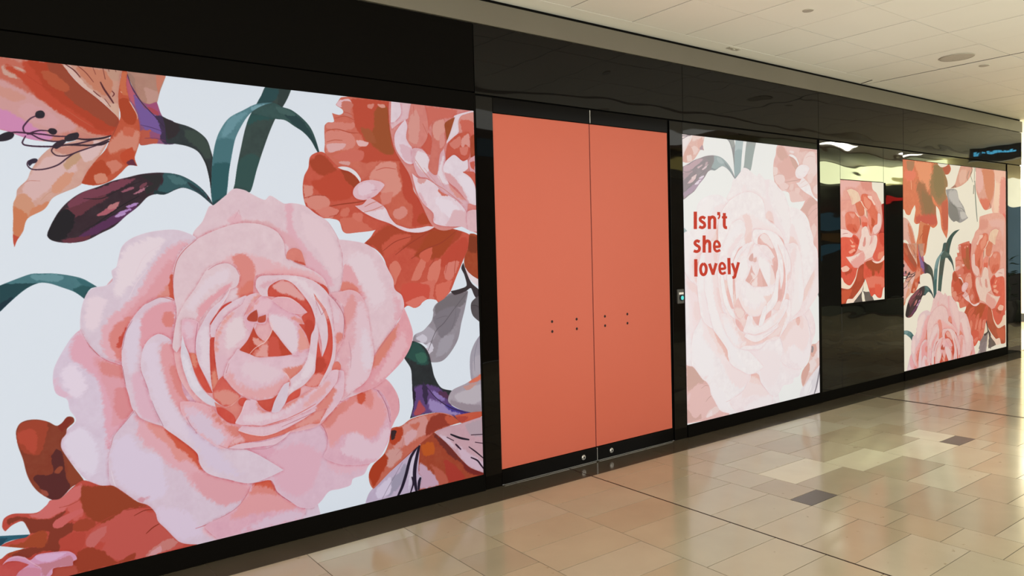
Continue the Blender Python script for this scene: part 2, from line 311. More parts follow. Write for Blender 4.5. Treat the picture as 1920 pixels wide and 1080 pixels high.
ART_A="""G li
F 212 140 124 0 131 2564 398 2553 424 2511 471 2456 548 2394 628 2314 627 2288 604 2227 461 2197 367 2181 267 2183 176 2213 117 2239
B 205 111 92 11 130 2552 235 2536 328 2523 378 2442 370 2385 280 2382 215 2418 126 2462
B 217 160 156 16 126 2443 195 2434 255 2398 321 2361 378 2323 442 2272 441 2240 353 2215 247 2213 198 2270 150 2308 120 2311
B 220 164 164 13 253 2348 320 2330 377 2285 354 2246 275 2264 220 2308
B 217 143 184 13 120 2311 180 2305 249 2262 316 2224 352 2196 267 2183 176 2213 117 2239
B 212 165 149 10 168 2515 218 2509 269 2485 257 2459 206 2459 167 2479
B 216 152 138 11 125 2425 164 2412 214 2399 254 2373 212 2356 123 2383
B 198 76 52 11 246 2549 404 2552 429 2505 482 2448 559 2385 625 2314 618 2267 587 2231 513 2233 442 2272 373 2323 321 2361 281 2400 232 2456 173 2503 188 2517 258 2478
B 184 69 44 11 261 2545 404 2552 429 2505 482 2448 559 2385 625 2314 612 2260 553 2243 487 2295 423 2340 375 2379 324 2430 290 2500
B 160 74 52 9 339 2543 404 2552 440 2500 493 2443 570 2380 625 2314 615 2267 555 2295 489 2340 424 2384 383 2443
B 189 90 60 9 311 2509 364 2497 427 2442 404 2414 341 2450
l 180 64 44 3 258 2478 309 2441 371 2410
l 200 106 80 4 401 2338 465 2293 520 2259
l 217 154 128 3 441 2253 485 2231 529 2221
F 219 168 152 0 339 2151 295 2105 256 2041 239 1997 201 1953 194 1916 182 1885 179 1817 174 1732 178 1686 190 1719 213 1756 234 1818 301 1862 341 1919 430 1966 461 1989 506 2052 537 2119 568 2172 587 2226 461 2197 377 2166
B 227 185 180 11 266 2041 349 2120 435 2100 432 2036 331 1957 250 1892 210 1928
B 217 154 124 9 194 1916 236 1929 264 1868 231 1818 180 1811 177 1872
B 213 128 88 8 177 1872 197 1867 227 1842 236 1818 213 1756 178 1695 173 1781
B 200 80 60 7 172 1750 187 1738 202 1731 178 1683
B 205 160 128 10 390 2085 436 2138 481 2128 434 2081 400 2047
B 222 156 128 9 332 1963 388 2034 432 2036 397 1971 341 1932
B 217 138 102 8 254 1868 302 1887 330 1913 301 1856 236 1818
B 229 192 188 9 460 2165 528 2196 562 2185 513 2104 468 2089
B 208 144 128 9 350 2145 438 2170 517 2195 482 2154 392 2123
l 201 128 112 3 212 1965 243 1991 291 1993
l 208 154 128 3 287 1899 320 1937 353 1951
F 210 154 134 0 396 2551 427 2511 471 2459 548 2397 598 2350 631 2311 632 2373 633 2426 644 2486 645 2519 656 2556 475 2552
B 226 188 174 7 396 2551 427 2511 471 2459 548 2397 631 2311 615 2352 560 2405 499 2456 452 2514 426 2555
B 220 176 154 8 593 2382 634 2386 631 2308 581 2362
B 207 132 104 10 453 2539 565 2541 609 2488 594 2415 549 2430 495 2481
B 201 154 132 9 577 2549 647 2551 639 2498 604 2501
L 95 42 42 10 412 2549 446 2526 473 2494
L 122 52 48 7 461 2550 496 2520 528 2477
L 122 52 48 7 526 2552 538 2515
L 106 44 44 8 570 2549 578 2497
L 90 42 48 17 556 2483 570 2451 592 2415 610 2384
L 106 44 48 9 524 2436 540 2421 555 2410
L 106 44 48 10 604 2445 614 2431 605 2416
L 106 44 48 8 571 2403 596 2366
L 106 52 48 7 593 2551 596 2537
L 106 52 48 7 623 2554 626 2539
F 185 138 120 0 676 2547 854 2556 843 2522 822 2466 805 2407 791 2392 760 2396 731 2409 708 2453 686 2504
B 208 128 104 7 810 2559 860 2558 839 2515 822 2473 815 2438 807 2491
B 200 152 138 10 751 2478 812 2458 804 2410 761 2399
B 168 128 112 7 679 2542 705 2526 708 2453 686 2491
F 148 88 122 0 655 2546 673 2547 686 2497 709 2454 736 2407 767 2396 792 2406 805 2409 829 2340 882 2316 886 2262 878 2205 784 2200 722 2188 709 2248 715 2328 688 2392 660 2442 645 2505
B 194 96 112 9 652 2539 680 2510 702 2446 724 2395 705 2380 666 2442
B 124 92 156 10 696 2452 742 2384 795 2342 832 2325 841 2231 743 2271 716 2348
B 168 82 122 9 748 2398 805 2407 827 2345 796 2356
B 176 74 88 7 760 2386 809 2364 814 2337 771 2360
B 194 92 72 10 718 2249 768 2266 803 2221 789 2194 716 2185
B 154 84 120 7 767 2259 829 2244 834 2224 772 2226
B 69 52 80 9 795 2342 829 2340 889 2316 890 2200 821 2209 818 2283
L 58 42 64 8 676 2535 694 2472 736 2400 789 2342 837 2285
l 90 58 106 7 726 2289 774 2280 830 2264
l 122 58 88 6 741 2224 791 2227 840 2217
F 50 56 58 0 829 2340 882 2316 946 2301 997 2277 1039 2238 1057 2183 1067 2135 1070 2064 1069 1951 1051 1933 1047 2007 1039 2063 1025 2118 993 2172 942 2197 878 2206 843 2211 840 2285
B 62 75 68 11 926 2292 997 2270 1039 2231 1059 2148 1032 2133 994 2186 943 2231
B 53 44 48 8 829 2340 901 2311 899 2263 847 2218
B 42 44 46 7 1006 2159 1044 2091 1053 1993 1045 1951 1029 2062
F 200 90 62 0 655 2549 676 2545 669 2482 685 2392 712 2335 722 2276 720 2216 702 2155 692 2121 703 2083 664 2084 627 2045 590 2010 543 1986 503 1980 458 1989 483 2045 525 2105 567 2159 593 2226 624 2287 638 2328 631 2386 633 2439 645 2505
B 217 138 116 12 610 2227 659 2264 718 2255 716 2195 690 2154 643 2164 583 2134 573 2173
B 216 128 106 10 558 2087 600 2109 640 2085 603 2044 546 2054
B 210 106 80 8 647 2270 695 2273 693 2234 646 2230
B 180 71 42 10 635 2400 671 2410 704 2347 708 2308 672 2285 637 2321
B 187 74 44 9 507 2078 548 2106 586 2043 508 1981 458 1989
B 210 112 76 9 646 2538 676 2542 668 2488 680 2424 642 2446
B 200 78 48 7 630 2137 685 2180 695 2114 646 2085
B 106 48 64 7 652 2095 683 2120 703 2083 673 2083
B 217 138 112 6 510 2027 557 2042 567 2003 520 1988
L 240 188 164 5 678 2403 699 2366 711 2338 712 2315
L 240 192 168 9 642 2446 649 2440
l 138 58 48 4 586 2200 611 2254 631 2308 631 2373
L 74 42 66 13 250 2209 237 2218 234 2236 244 2255 266 2282 303 2303
L 69 38 60 14 145 2181 170 2201 201 2212 247 2212 305 2211 368 2206 439 2212
L 69 38 60 13 247 2205 268 2217 300 2228 348 2228
L 66 38 60 13 250 2207 265 2207 298 2189 341 2181 378 2184 439 2202
L 64 38 58 15 587 2222 517 2201 449 2177 394 2166 350 2157 276 2153 235 2157 228 2168 242 2199
L 58 38 48 18 593 2226 552 2210 483 2199 439 2202
L 60 40 50 17 586 2209 516 2175 438 2170 394 2167
L 74 46 60 12 394 2166 356 2158 341 2136 359 2116 397 2116 459 2143 551 2184
L 58 38 48 21 583 2199 551 2181 511 2175
L 67 40 58 12 527 2173 482 2154 436 2132 402 2105 363 2071 309 2049 261 2046 244 2062 247 2082 266 2091
F 46 38 48 0 283 2301 290 2315 309 2321 321 2309 316 2290 300 2284 286 2287
F 46 38 48 0 330 2228 340 2241 359 2240 367 2228 358 2214 342 2214
F 51 42 50 0 395 2199 412 2218 435 2227 451 2230 456 2216 444 2196 405 2184
F 58 44 54 0 345 2158 362 2178 389 2192 406 2190 388 2167 361 2146
F 46 38 48 0 125 2179 155 2203 181 2213 198 2203 190 2184 164 2170 124 2164
F 51 40 58 0 246 2072 255 2090 274 2097 284 2092 278 2078 262 2071 252 2059
F 58 40 48 0 308 1740 320 1778 354 1844 394 1895 451 1941 531 1976 590 2004 661 2026 722 2044 809 2055 891 2048 955 2019 1006 1978 1041 1933 1060 1891 1040 1908 998 1946 959 1969 914 1982 875 1970 823 1945 780 1945 742 1929 698 1881 642 1834 587 1781 528 1748 470 1716 414 1704 359 1706 322 1718
B 125 64 80 9 394 1889 451 1941 542 1973 625 2012 697 2021 648 1986 564 1938 471 1897 414 1857
B 106 54 64 8 381 1857 449 1890 541 1931 575 1925 504 1878 424 1819 379 1806
B 92 48 86 10 420 1717 499 1742 587 1788 654 1841 698 1881 680 1888 595 1840 524 1794 454 1749
B 107 52 64 8 354 1718 442 1730 499 1745 464 1716 386 1703
B 35 31 36 10 308 1740 330 1800 370 1857 403 1864 424 1819 399 1755 365 1718 332 1715
B 178 96 108 5 511 1831 550 1864 585 1892 621 1908 609 1886 596 1863 554 1840
B 192 122 124 4 562 1879 615 1906 602 1873 567 1863
B 192 154 202 4 582 1826 619 1850 647 1847 618 1831
B 184 140 196 4 638 1875 680 1898 704 1898 670 1877
B 184 140 196 2 607 1847 655 1869 670 1867 619 1842
B 176 112 128 4 673 1942 719 1970 754 1987 731 1964 688 1941
B 154 88 104 4 620 1954 677 1979 686 1974 635 1948
B 122 68 80 4 720 1995 745 2003 732 1982 707 1968
B 47 44 46 6 716 2035 809 2046 800 1991 743 1942 732 1969 776 1997
B 54 90 94 11 815 2057 891 2050 955 2021 1006 1978 1063 1887 998 1944 914 1982 823 1943 780 1945 807 1992 817 2026
B 74 112 114 8 840 2041 897 2036 934 2003 876 2001
B 36 56 60 5 774 1964 836 1955 895 1981 823 1941 774 1943
B 42 60 66 5 935 2013 999 1970 1056 1894 998 1949 947 1990
l 36 30 36 10 501 1787 560 1833 620 1880 706 1935
l 40 32 42 7 443 1755 536 1807 619 1860
l 43 32 38 8 461 1916 540 1918 623 1966 721 2009
F 77 122 128 0 87 1497 117 1513 174 1538 236 1561 273 1562 326 1560 391 1548 445 1530 489 1499 503 1489 477 1483 460 1462 448 1432 410 1467 351 1496 308 1514 266 1518 218 1496 165 1450 112 1395 81 1364
B 106 149 155 9 231 1555 326 1559 369 1540 335 1522 261 1532
B 36 72 78 7 87 1503 168 1520 219 1518 266 1516 218 1493 165 1447 112 1392 81 1364
B 46 90 94 8 399 1478 444 1501 478 1496 503 1489 477 1483 448 1432 426 1454
B 28 52 64 7 83 1406 129 1440 166 1462 144 1426 112 1395 81 1364
B 58 106 112 7 412 1538 456 1520 500 1489 444 1498
F 59 74 70 0 1371 2559 1506 2560 1481 2501 1449 2446 1409 2383 1373 2306 1332 2200 1295 2096 1255 1972 1212 1975 1166 1979 1174 2011 1192 2113 1214 2207 1238 2303 1262 2370 1301 2442 1332 2496
B 44 76 78 8 1368 2562 1446 2564 1429 2510 1382 2461 1301 2439
B 47 83 80 11 1233 2360 1300 2424 1410 2420 1394 2374 1320 2368 1261 2334
B 51 64 62 10 1438 2556 1506 2560 1449 2446 1418 2413 1428 2481
B 52 82 78 11 1196 2127 1269 2175 1312 2148 1254 1971 1166 1979
F 58 85 82 0 1268 2432 1338 2455 1397 2468 1449 2449 1502 2436 1562 2396 1608 2347 1637 2281 1665 2174 1635 2227 1605 2278 1560 2321 1514 2347 1462 2376 1409 2379 1335 2391 1278 2400
B 43 68 70 9 1434 2437 1501 2421 1577 2367 1637 2265 1665 2175 1590 2300 1514 2355
B 70 98 94 7 1412 2449 1471 2440 1532 2409 1485 2404 1425 2421
F 90 132 139 0 1397 2468 1309 2452 1235 2411 1156 2360 1105 2285 1081 2220 1064 2134 1056 2050 1051 1937 1059 1879 1105 1917 1125 1938 1136 1996 1145 2068 1162 2154 1187 2256 1233 2346 1274 2400 1330 2441
B 74 117 123 13 1076 2220 1131 2252 1187 2242 1162 2154 1138 2053 1058 2120
B 47 92 96 14 1057 2092 1113 2123 1157 2111 1135 1982 1105 1909 1052 1866
B 110 152 160 11 1149 2346 1221 2395 1264 2406 1205 2343 1146 2267 1111 2250
B 126 164 172 8 1265 2428 1338 2451 1367 2458 1286 2415
B 39 72 76 5 1060 1909 1113 1938 1124 1953 1112 1917 1059 1877
G lp
F 207 88 68 0 1915 1679 1960 1717 1997 1762 2089 1802 2226 1757 2420 1782 2561 1765 2680 1725 2661 1641 2616 1554 2561 1450 2517 1365 2475 1324 2458 1281 2428 1285 2404 1312 2346 1321 2306 1304 2286 1284 2247 1271 2200 1289 2170 1273 2163 1350 2120 1386 2102 1403 2093 1461 2069 1511 2045 1586 1993 1644
B 181 72 46 15 1924 1681 1997 1741 2088 1794 2226 1749 2420 1774 2623 1752 2558 1678 2475 1627 2394 1577 2316 1604 2222 1648 2129 1633 2037 1611 1985 1660
B 173 71 38 15 2299 1647 2360 1740 2480 1765 2581 1747 2517 1661 2454 1593 2354 1578 2249 1598
B 208 90 68 11 2039 1668 2132 1732 2244 1732 2224 1690 2129 1633 2054 1602
B 200 76 56 12 2412 1525 2516 1643 2643 1721 2661 1641 2606 1554 2553 1521
B 224 124 104 7 2079 1536 2126 1571 2162 1525 2132 1460 2112 1419 2091 1470
B 224 124 104 7 2225 1443 2260 1513 2301 1571 2316 1596 2339 1553 2313 1494 2282 1445
B 226 126 106 7 2345 1459 2378 1539 2453 1576 2440 1490 2408 1422 2359 1433
B 224 128 112 8 2474 1454 2492 1540 2596 1559 2562 1485 2519 1435
B 216 100 78 7 2292 1592 2317 1630 2391 1654 2385 1611 2353 1553
B 222 116 98 9 2291 1428 2409 1439 2385 1338 2443 1282 2346 1323
B 214 84 67 13 2168 1425 2262 1429 2358 1407 2346 1323 2247 1271 2167 1276 2156 1367
B 228 120 104 7 2182 1307 2240 1329 2307 1342 2336 1323 2247 1271
B 224 112 92 10 2408 1405 2529 1434 2495 1331 2454 1290 2415 1319
l 160 60 42 9 2037 1631 2131 1691 2253 1723
l 160 60 42 9 2123 1607 2223 1673 2380 1757
l 160 60 42 11 2234 1581 2337 1638 2457 1679 2582 1760
l 168 66 46 7 2415 1611 2393 1560 2362 1527
l 192 74 58 8 2514 1591 2492 1523 2480 1480
l 184 70 50 8 2565 1573 2552 1503 2551 1468
G br
F 171 74 42 0 2677 1734 2743 1715 2750 1425 2687 1459 2636 1509 2629 1571 2661 1641
B 138 58 32 14 2664 1720 2743 1711 2735 1613 2660 1623
F 240 223 224 0 2636 1514 2676 1463 2750 1420 2748 1371 2675 1428 2645 1473
G gl
F 155 145 152 0 2382 1231 2380 1252 2403 1285 2464 1316 2506 1348 2589 1361 2651 1354 2621 1236 2592 1150 2563 1046 2503 964 2441 917 2371 913 2332 930 2295 986 2335 1016 2297 1045 2230 1060 2241 1101 2300 1121 2340 1152 2370 1184
B 123 114 118 14 2403 1276 2506 1340 2651 1354 2606 1263 2503 1244 2400 1199
B 132 123 130 12 2381 1201 2503 1261 2595 1246 2540 1136 2436 1058
B 180 171 180 13 2242 1109 2339 1144 2397 1096 2356 1048 2297 1045
B 212 204 214 8 2241 1084 2299 1096 2337 1067 2297 1045
B 216 208 218 8 2296 1020 2356 1048 2374 995 2333 965
B 168 160 168 12 2436 1058 2538 1084 2494 983 2392 941
l 104 94 100 10 2646 1350 2544 1250 2459 1160 2398 1113 2334 990
l 117 108 114 8 2400 1190 2461 1203 2491 1201
l 117 108 114 6 2554 1258 2541 1171 2497 1087
F 60 49 52 0 2621 1545 2640 1491 2680 1410 2747 1349 2745 1273 2703 1320 2675 1375 2630 1355 2547 1337 2517 1363 2589 1374 2642 1394 2626 1465 2604 1510
F 90 82 84 0 2747 1326 2708 1306 2675 1277 2671 1233 2688 1187 2741 1143
l 66 58 60 8 2675 1259 2712 1257 2744 1237
G ca
F 207 90 70 0 1663 2213 1602 2183 1587 2117 1562 2071 1550 2010 1552 1949 1566 1896 1590 1866 1621 1855 1661 1832 1718 1828 1763 1813 1782 1758 1806 1742 1866 1746 1997 1762 2089 1802 2226 1765 2400 1774 2328 1934 2190 2056 2057 2173 1879 2116 1812 2136 1715 2193
B 177 70 44 12 1601 2156 1666 2198 1714 2162 1761 2110 1710 2077 1646 2082 1607 2118
B 198 76 53 14 1711 2092 1811 2113 1894 2045 1857 1964 1722 1930 1627 1997 1596 2034 1661 2059
B 168 68 40 10 1778 2119 1836 2106 1902 2045 1892 2005 1826 2042
B 224 144 127 8 1555 2017 1611 2012 1601 1958 1561 1945
B 224 140 124 8 1557 1938 1625 1962 1690 1956 1705 1914 1662 1874 1591 1889
B 223 130 114 8 1622 1874 1704 1898 1769 1876 1735 1844 1718 1828 1661 1834
B 217 112 92 10 1767 1821 1869 1837 1954 1782 1997 1762 1866 1746 1798 1746
B 218 116 96 8 1786 1884 1829 1892 1818 1845 1768 1844
B 222 120 102 8 1853 1861 1922 1862 1903 1814 1852 1829
l 156 60 38 13 1708 1900 1787 1914 1872 1925 1933 1936
l 168 62 44 6 1557 1945 1625 1962 1690 1960
l 168 62 44 6 1702 1840 1752 1852 1778 1892
F 214 112 92 0 1801 2538 1865 2551 1982 2569 2134 2581 2118 2421 2151 2260 2204 2189 2296 2122 2237 2057 1963 2039 1903 2061 1862 2107 1778 2128 1714 2182 1688 2213 1691 2261 1693 2362 1713 2385 1738 2387 1753 2396 1742 2442 1785 2435 1810 2449 1807 2469 1768 2491 1784 2517
B 198 80 58 13 1860 2537 2124 2544 2120 2421 2146 2259 2286 2126 2147 2161 2039 2180 1924 2166 1883 2211 1937 2294 1888 2370 1874 2455
B 165 83 46 12 2014 2476 2069 2526 2100 2509 2110 2404 2124 2291 2140 2226 2085 2223 2024 2252 1973 2304 2011 2388
B 173 90 56 11 1914 2372 1983 2361 2025 2284 1955 2295
B 224 138 122 9 1698 2324 1769 2341 1845 2335 1885 2290 1850 2241 1765 2227 1699 2208
B 230 176 172 6 1701 2258 1767 2270 1825 2270 1799 2237 1715 2213
B 236 192 196 6 1768 2492 1793 2522 1852 2533 1865 2517 1850 2485 1799 2480
B 236 184 180 6 1890 2295 1937 2294 1968 2287 1954 2265 1902 2266
B 222 134 118 8 1712 2382 1788 2391 1881 2394 1871 2360 1786 2346 1704 2355
B 221 136 120 6 1971 2512 2016 2525 1997 2491 1971 2496
B 226 154 138 6 2033 2522 2078 2527 2091 2508 2059 2505
B 210 122 106 8 1809 2520 1876 2511 1858 2462 1873 2424 1807 2449
B 224 162 154 6 1771 2158 1813 2169 1847 2162 1838 2145 1796 2147
B 216 112 96 10 1764 2204 1850 2241 1935 2230 1916 2173 1813 2168 1731 2187
l 181 74 52 9 1704 2338 1770 2351 1853 2337 1904 2339
l 181 74 52 6 1755 2412 1823 2431 1881 2413
l 181 74 52 6 1701 2271 1751 2287 1801 2288
l 200 90 72 8 1799 2456 1840 2452 1874 2440
F 210 102 80 0 1911 2045 1965 2096 2039 2172 2148 2186 2203 2180 2268 2134 2264 2017 2328 1934 2402 1808 2342 1782 2226 1765 2116 1807 2029 1896 1959 1935 1874 1957
B 197 76 56 13 2166 2178 2203 2180 2272 2125 2259 2016 2328 1934 2402 1808 2246 1782 2259 1899 2196 1965 2190 2056
B 227 148 132 14 1965 2080 2038 2164 2138 2177 2159 2112 2180 2039 2169 1997 2103 1962 2032 1993
B 222 132 116 10 2032 1977 2123 1996 2102 1930 2047 1912
B 224 142 128 9 2128 1881 2194 1907 2220 1865 2163 1823 2118 1848
B 184 72 44 11 2325 1867 2402 1808 2323 1791 2285 1824
l 200 88 72 8 2010 2122 2074 2141 2146 2136
F 232 188 196 0 1863 2008 1902 2044 1964 2062 2035 2056 2065 2035 2023 1985 1987 1960 1933 1942 1882 1947 1857 1972
B 237 204 212 10 1893 2021 1946 2047 1998 2032 1979 1984 1900 1965
l 192 112 128 5 1975 2000 2015 2006
F 236 228 230 0 1764 2128 1795 2135 1837 2131 1879 2108 1910 2065 1904 2045 1878 2080 1836 2107 1795 2116
F 238 214 220 0 1867 1905 1915 1914 1960 1952 2012 1932 2065 1896 2095 1839 2134 1798 2171 1784 2227 1769 2303 1775 2362 1785 2412 1780 2361 1757 2292 1744 2216 1750 2161 1767 2089 1802 2000 1830 1922 1866
B 232 184 188 8 1867 1905 1960 1951 2065 1904 2047 1888 1922 1870
l 208 120 104 8 1928 1900 1968 1920 2012 1936
l 208 120 104 8 1918 1866 1984 1883 2056 1912
B 240 220 226 11 2117 1815 2171 1784 2303 1774 2362 1785 2361 1757 2217 1753
G rc
F 223 144 136 0 2133 2581 2350 2579 2799 2581 2785 2158 2776 1872 2771 1733 2670 1760 2613 1782 2479 1756 2391 1791 2318 1926 2268 2017 2238 2107 2189 2180 2141 2259 2111 2420
B 216 112 96 15 2282 2543 2608 2541 2586 2495 2423 2447 2370 2307 2339 2272 2312 2303 2382 2376 2297 2436
B 228 160 154 13 2138 2423 2233 2497 2272 2534 2247 2365 2202 2403 2136 2373
B 210 96 78 12 2312 2312 2382 2384 2414 2327 2392 2233 2339 2272
F 233 192 196 0 2175 2569 2281 2572 2271 2492 2222 2442 2189 2427 2127 2381 2121 2417 2157 2432 2194 2485
F 236 214 220 0 2132 2573 2178 2570 2194 2485 2152 2430 2121 2420
F 240 222 226 0 2301 2546 2349 2548 2339 2532 2315 2534
F 236 210 218 0 2222 2445 2235 2406 2225 2331 2263 2275 2271 2184 2241 2172 2204 2189 2151 2260 2144 2341 2179 2401
B 230 188 196 10 2175 2294 2263 2267 2269 2184 2204 2197
F 221 134 122 0 2241 2448 2278 2572 2350 2575 2384 2443 2373 2341 2310 2270 2263 2279 2227 2331 2239 2406
B 226 156 144 10 2250 2449 2300 2520 2326 2439 2302 2303 2246 2316
l 196 96 80 7 2282 2539 2284 2477
l 196 96 80 9 2345 2432 2381 2359
F 227 178 184 0 2268 2269 2339 2267 2388 2207 2379 2156 2412 2115 2442 2118 2466 2245 2497 2282 2510 2196 2493 2144 2530 2059 2630 1975 2733 1889 2745 1764 2624 1782 2526 1938 2429 2039 2372 2088 2305 2102 2269 2184
B 240 220 224 12 2301 2261 2377 2232 2384 2156 2354 2121 2288 2185
B 228 154 144 13 2512 2128 2592 2062 2672 1959 2589 1974 2520 2059
B 240 220 224 11 2442 2116 2496 2247 2498 2144 2531 2068 2490 2058
l 216 136 124 9 2284 2201 2335 2137 2410 2064 2489 2023 2629 1931
l 216 136 124 7 2451 2108 2489 2041
l 216 140 132 7 2345 2154 2430 2064
F 238 212 218 0 2258 2116 2304 2085 2362 2083 2430 2047 2468 2006 2528 1981 2588 1948 2648 1888 2672 1818 2670 1760 2613 1782 2481 1786 2406 1808 2404 1867 2328 1934 2283 2017
B 230 180 186 11 2292 2017 2328 1934 2404 1867 2411 1808 2384 1867 2329 1968
B 226 164 160 10 2304 2093 2362 2083 2332 2052 2294 2059
B 242 224 230 15 2407 1970 2527 1955 2607 1887 2543 1834 2464 1885
B 232 188 192 11 2565 1887 2669 1871 2665 1765 2562 1782 2481 1786 2522 1826
B 216 114 98 9 2443 2018 2488 2019 2517 1981 2467 1984
l 168 118 110 7 2568 1956 2578 1948
F 216 120 106 0 2422 2451 2504 2479 2514 2412 2521 2335 2466 2245 2442 2120 2412 2115 2376 2156 2396 2233 2411 2327 2408 2403
B 228 158 144 9 2423 2438 2504 2471 2507 2402 2459 2330 2421 2362
B 226 148 138 7 2470 2365 2501 2393 2504 2316 2467 2280
l 192 90 72 7 2419 2446 2410 2335
F 239 221 226 0 2586 2504 2745 2555 2744 2540 2691 2526 2627 2497 2616 2402 2550 2345 2517 2317 2533 2387 2574 2460
F 165 80 44 0 2511 2450 2588 2494 2547 2388 2521 2335 2513 2394
F 226 150 138 0 2627 2497 2744 2540 2744 2209 2682 2258 2641 2291 2616 2402
B 216 108 90 9 2627 2481 2731 2473 2727 2332 2645 2396
F 207 92 72 0 2507 2196 2512 2265 2529 2318 2603 2384 2692 2406 2707 2330 2694 2250 2670 2222 2638 2212 2577 2248 2536 2228
B 229 156 144 9 2633 2351 2692 2399 2699 2303 2663 2327 2641 2291
B 221 128 112 7 2539 2319 2623 2377 2632 2325 2579 2287
B 223 126 110 7 2620 2298 2684 2311 2671 2258 2629 2255
F 176 74 48 0 2707 2374 2739 2394 2740 2253 2702 2242
F 239 220 226 0 2502 2194 2536 2228 2577 2248 2638 2212 2675 2223 2681 2170 2636 2137 2698 2109 2733 2040 2734 1925 2676 1941 2591 2027 2521 2076 2488 2144
B 228 170 172 11 2492 2135 2552 2112 2632 2028 2681 1932 2589 1974 2520 2068
B 242 226 232 11 2594 2114 2687 2109 2727 2031 2714 1942 2633 2045
F 230 170 176 0 2686 2214 2735 2253 2740 2084 2704 2127
B 208 96 80 7 2696 2206 2733 2217 2731 2155 2705 2171
F 210 96 78 0 2636 2142 2720 2146 2739 2120 2736 2049 2698 2105
F 223 136 128 0 2671 1932 2734 1916 2748 1854 2701 1889 2663 1853
F 232 188 192 0 2664 1879 2749 1889 2756 1756 2670 1760
G ll
F 169 160 170 0 2743 1061 2693 1008 2656 931 2650 833 2658 765 2696 774 2740 796
B 184 174 182 12 2678 893 2744 931 2740 805 2675 777
l 138 130 144 8 2727 1049 2690 927 2687 820
F 44 47 49 0 2157 985 2202 1062 2268 1048 2315 1013 2343 964 2360 889 2377 818 2425 742 2505 712 2483 669 2502 614 2604 563 2737 534 2687 506 2580 487 2479 547 2380 588 2262 589 2190 579 2216 655 2214 723 2212 817 2206 894
B 43 79 72 15 2160 989 2204 1058 2277 1038 2328 957 2331 905 2273 911 2198 953
B 58 102 86 10 2237 975 2305 985 2322 931 2273 920
B 100 71 124 16 2220 765 2317 778 2444 718 2502 614 2688 532 2581 522 2479 551 2380 588 2262 589 2195 582 2212 673
B 145 120 180 12 2340 741 2443 692 2452 647 2383 683
B 160 138 188 15 2333 681 2441 631 2522 593 2624 542 2479 556 2331 613
B 74 58 140 11 2441 640 2522 602 2625 551 2709 529 2582 549 2480 590
B 176 76 84 12 2256 692 2284 654 2301 609 2262 589 2219 596
B 58 44 72 10 2289 799 2326 742 2312 641 2286 714
B 42 34 48 10 2212 800 2238 720 2216 638 2190 579 2208 690
B 90 52 80 10 2384 726 2464 707 2493 650 2443 675
l 48 32 58 10 2326 751 2383 683 2481 608 2604 554
F 178 164 172 0 2505 714 2621 748 2745 800 2742 533 2604 563 2512 612 2472 653
B 196 184 190 13 2524 681 2651 717 2737 724 2734 616 2584 602
B 160 144 152 13 2483 660 2585 619 2733 580 2731 535 2604 563 2502 614
B 226 117 90 13 2621 748 2745 800 2749 759 2695 747
B 204 154 144 10 2588 725 2673 741 2716 736 2630 702
F 207 92 66 0 2520 547 2646 548 2742 540 2736 511 2654 488 2570 490
B 184 72 58 8 2520 540 2624 524 2580 491
F 198 178 200 0 1924 195 2044 273 2168 348 2207 377 2275 407 2267 185 2323 96 2094 108 1870 112 1892 165
B 167 157 176 12 2005 190 2099 254 2147 312 2154 217 2086 156 2020 120
B 220 205 224 11 1950 185 2043 240 2040 149 1948 119
B 216 202 218 10 2186 321 2225 348 2201 208 2160 123 2173 239
l 138 122 140 6 1975 105 2041 199 2129 315
F 168 72 47 0 2266 417 2346 468 2433 397 2492 333 2562 250 2633 180 2741 122 2739 102 2423 105 2231 112 2267 185 2240 225 2248 326
B 196 90 36 14 2265 400 2353 398 2361 331 2282 324
B 116 48 42 13 2346 464 2433 397 2492 333 2562 250 2633 180 2530 247 2431 344
B 124 42 38 11 2562 241 2633 180 2745 122 2739 102 2611 151
B 205 166 184 18 2247 292 2318 227 2394 133 2383 109 2236 113 2263 186 2240 225
B 192 96 76 14 2319 270 2426 188 2464 118 2393 116 2356 202
B 176 60 48 13 2429 275 2529 203 2589 119 2464 118
F 208 166 174 0 2365 460 2436 484 2539 484 2741 506 2762 485 2752 117 2633 180 2562 250 2492 333 2433 397
B 218 186 200 15 2534 361 2636 271 2747 187 2745 124 2634 186 2562 258
B 188 164 172 13 2601 474 2741 488 2748 378 2641 396
B 220 192 204 12 2385 457 2484 388 2533 317 2473 363
L 36 29 40 27 2483 430 2556 393 2629 368
L 58 32 48 16 2454 416 2509 382
L 58 32 48 17 2643 398 2748 385
L 58 32 48 23 2519 360 2534 344 2562 314
L 58 32 48 17 2673 344 2748 322
L 42 26 40 17 2622 323 2679 277 2745 217
L 42 26 40 22 2636 249 2688 218 2714 184 2745 142
L 36 27 44 43 2236 393 2186 330 2149 227 2119 157 2089 109
L 36 27 44 51 2251 399 2218 281 2210 197 2221 109
L 42 31 48 24 2191 210 2199 165 2178 110
L 36 27 44 40 2253 193 2242 165 2236 115
L 232 216 230 6 2223 365 2198 276 2182 212
F 203 106 86 0 2058 536 2127 543 2194 574 2281 586 2399 585 2499 551 2560 494 2477 486 2375 467 2315 435 2255 402 2168 348 2044 273 1928 191 1903 228 1899 286 1929 337 2003 389 2042 465
B 216 148 140 17 2127 534 2262 580 2319 563 2316 477 2218 434 2104 404 2057 379 2088 474
B 221 170 172 14 2144 473 2221 519 2238 465 2160 411
B 214 156 148 15 2030 401 2104 404 2130 357 2045 298 2000 323
B 188 68 40 13 2064 532 2132 533 2130 475 2077 434 2042 465
B 178 62 34 13 1899 286 1929 337 2003 389 2029 351 1999 290 1929 198
B 156 60 44 14 2319 537 2399 577 2499 551 2560 494 2436 484 2356 466 2296 446
B 200 90 64 12 2439 562 2519 532 2560 494 2477 494
B 58 37 40 9 2060 528 2089 515 2079 475 2056 471
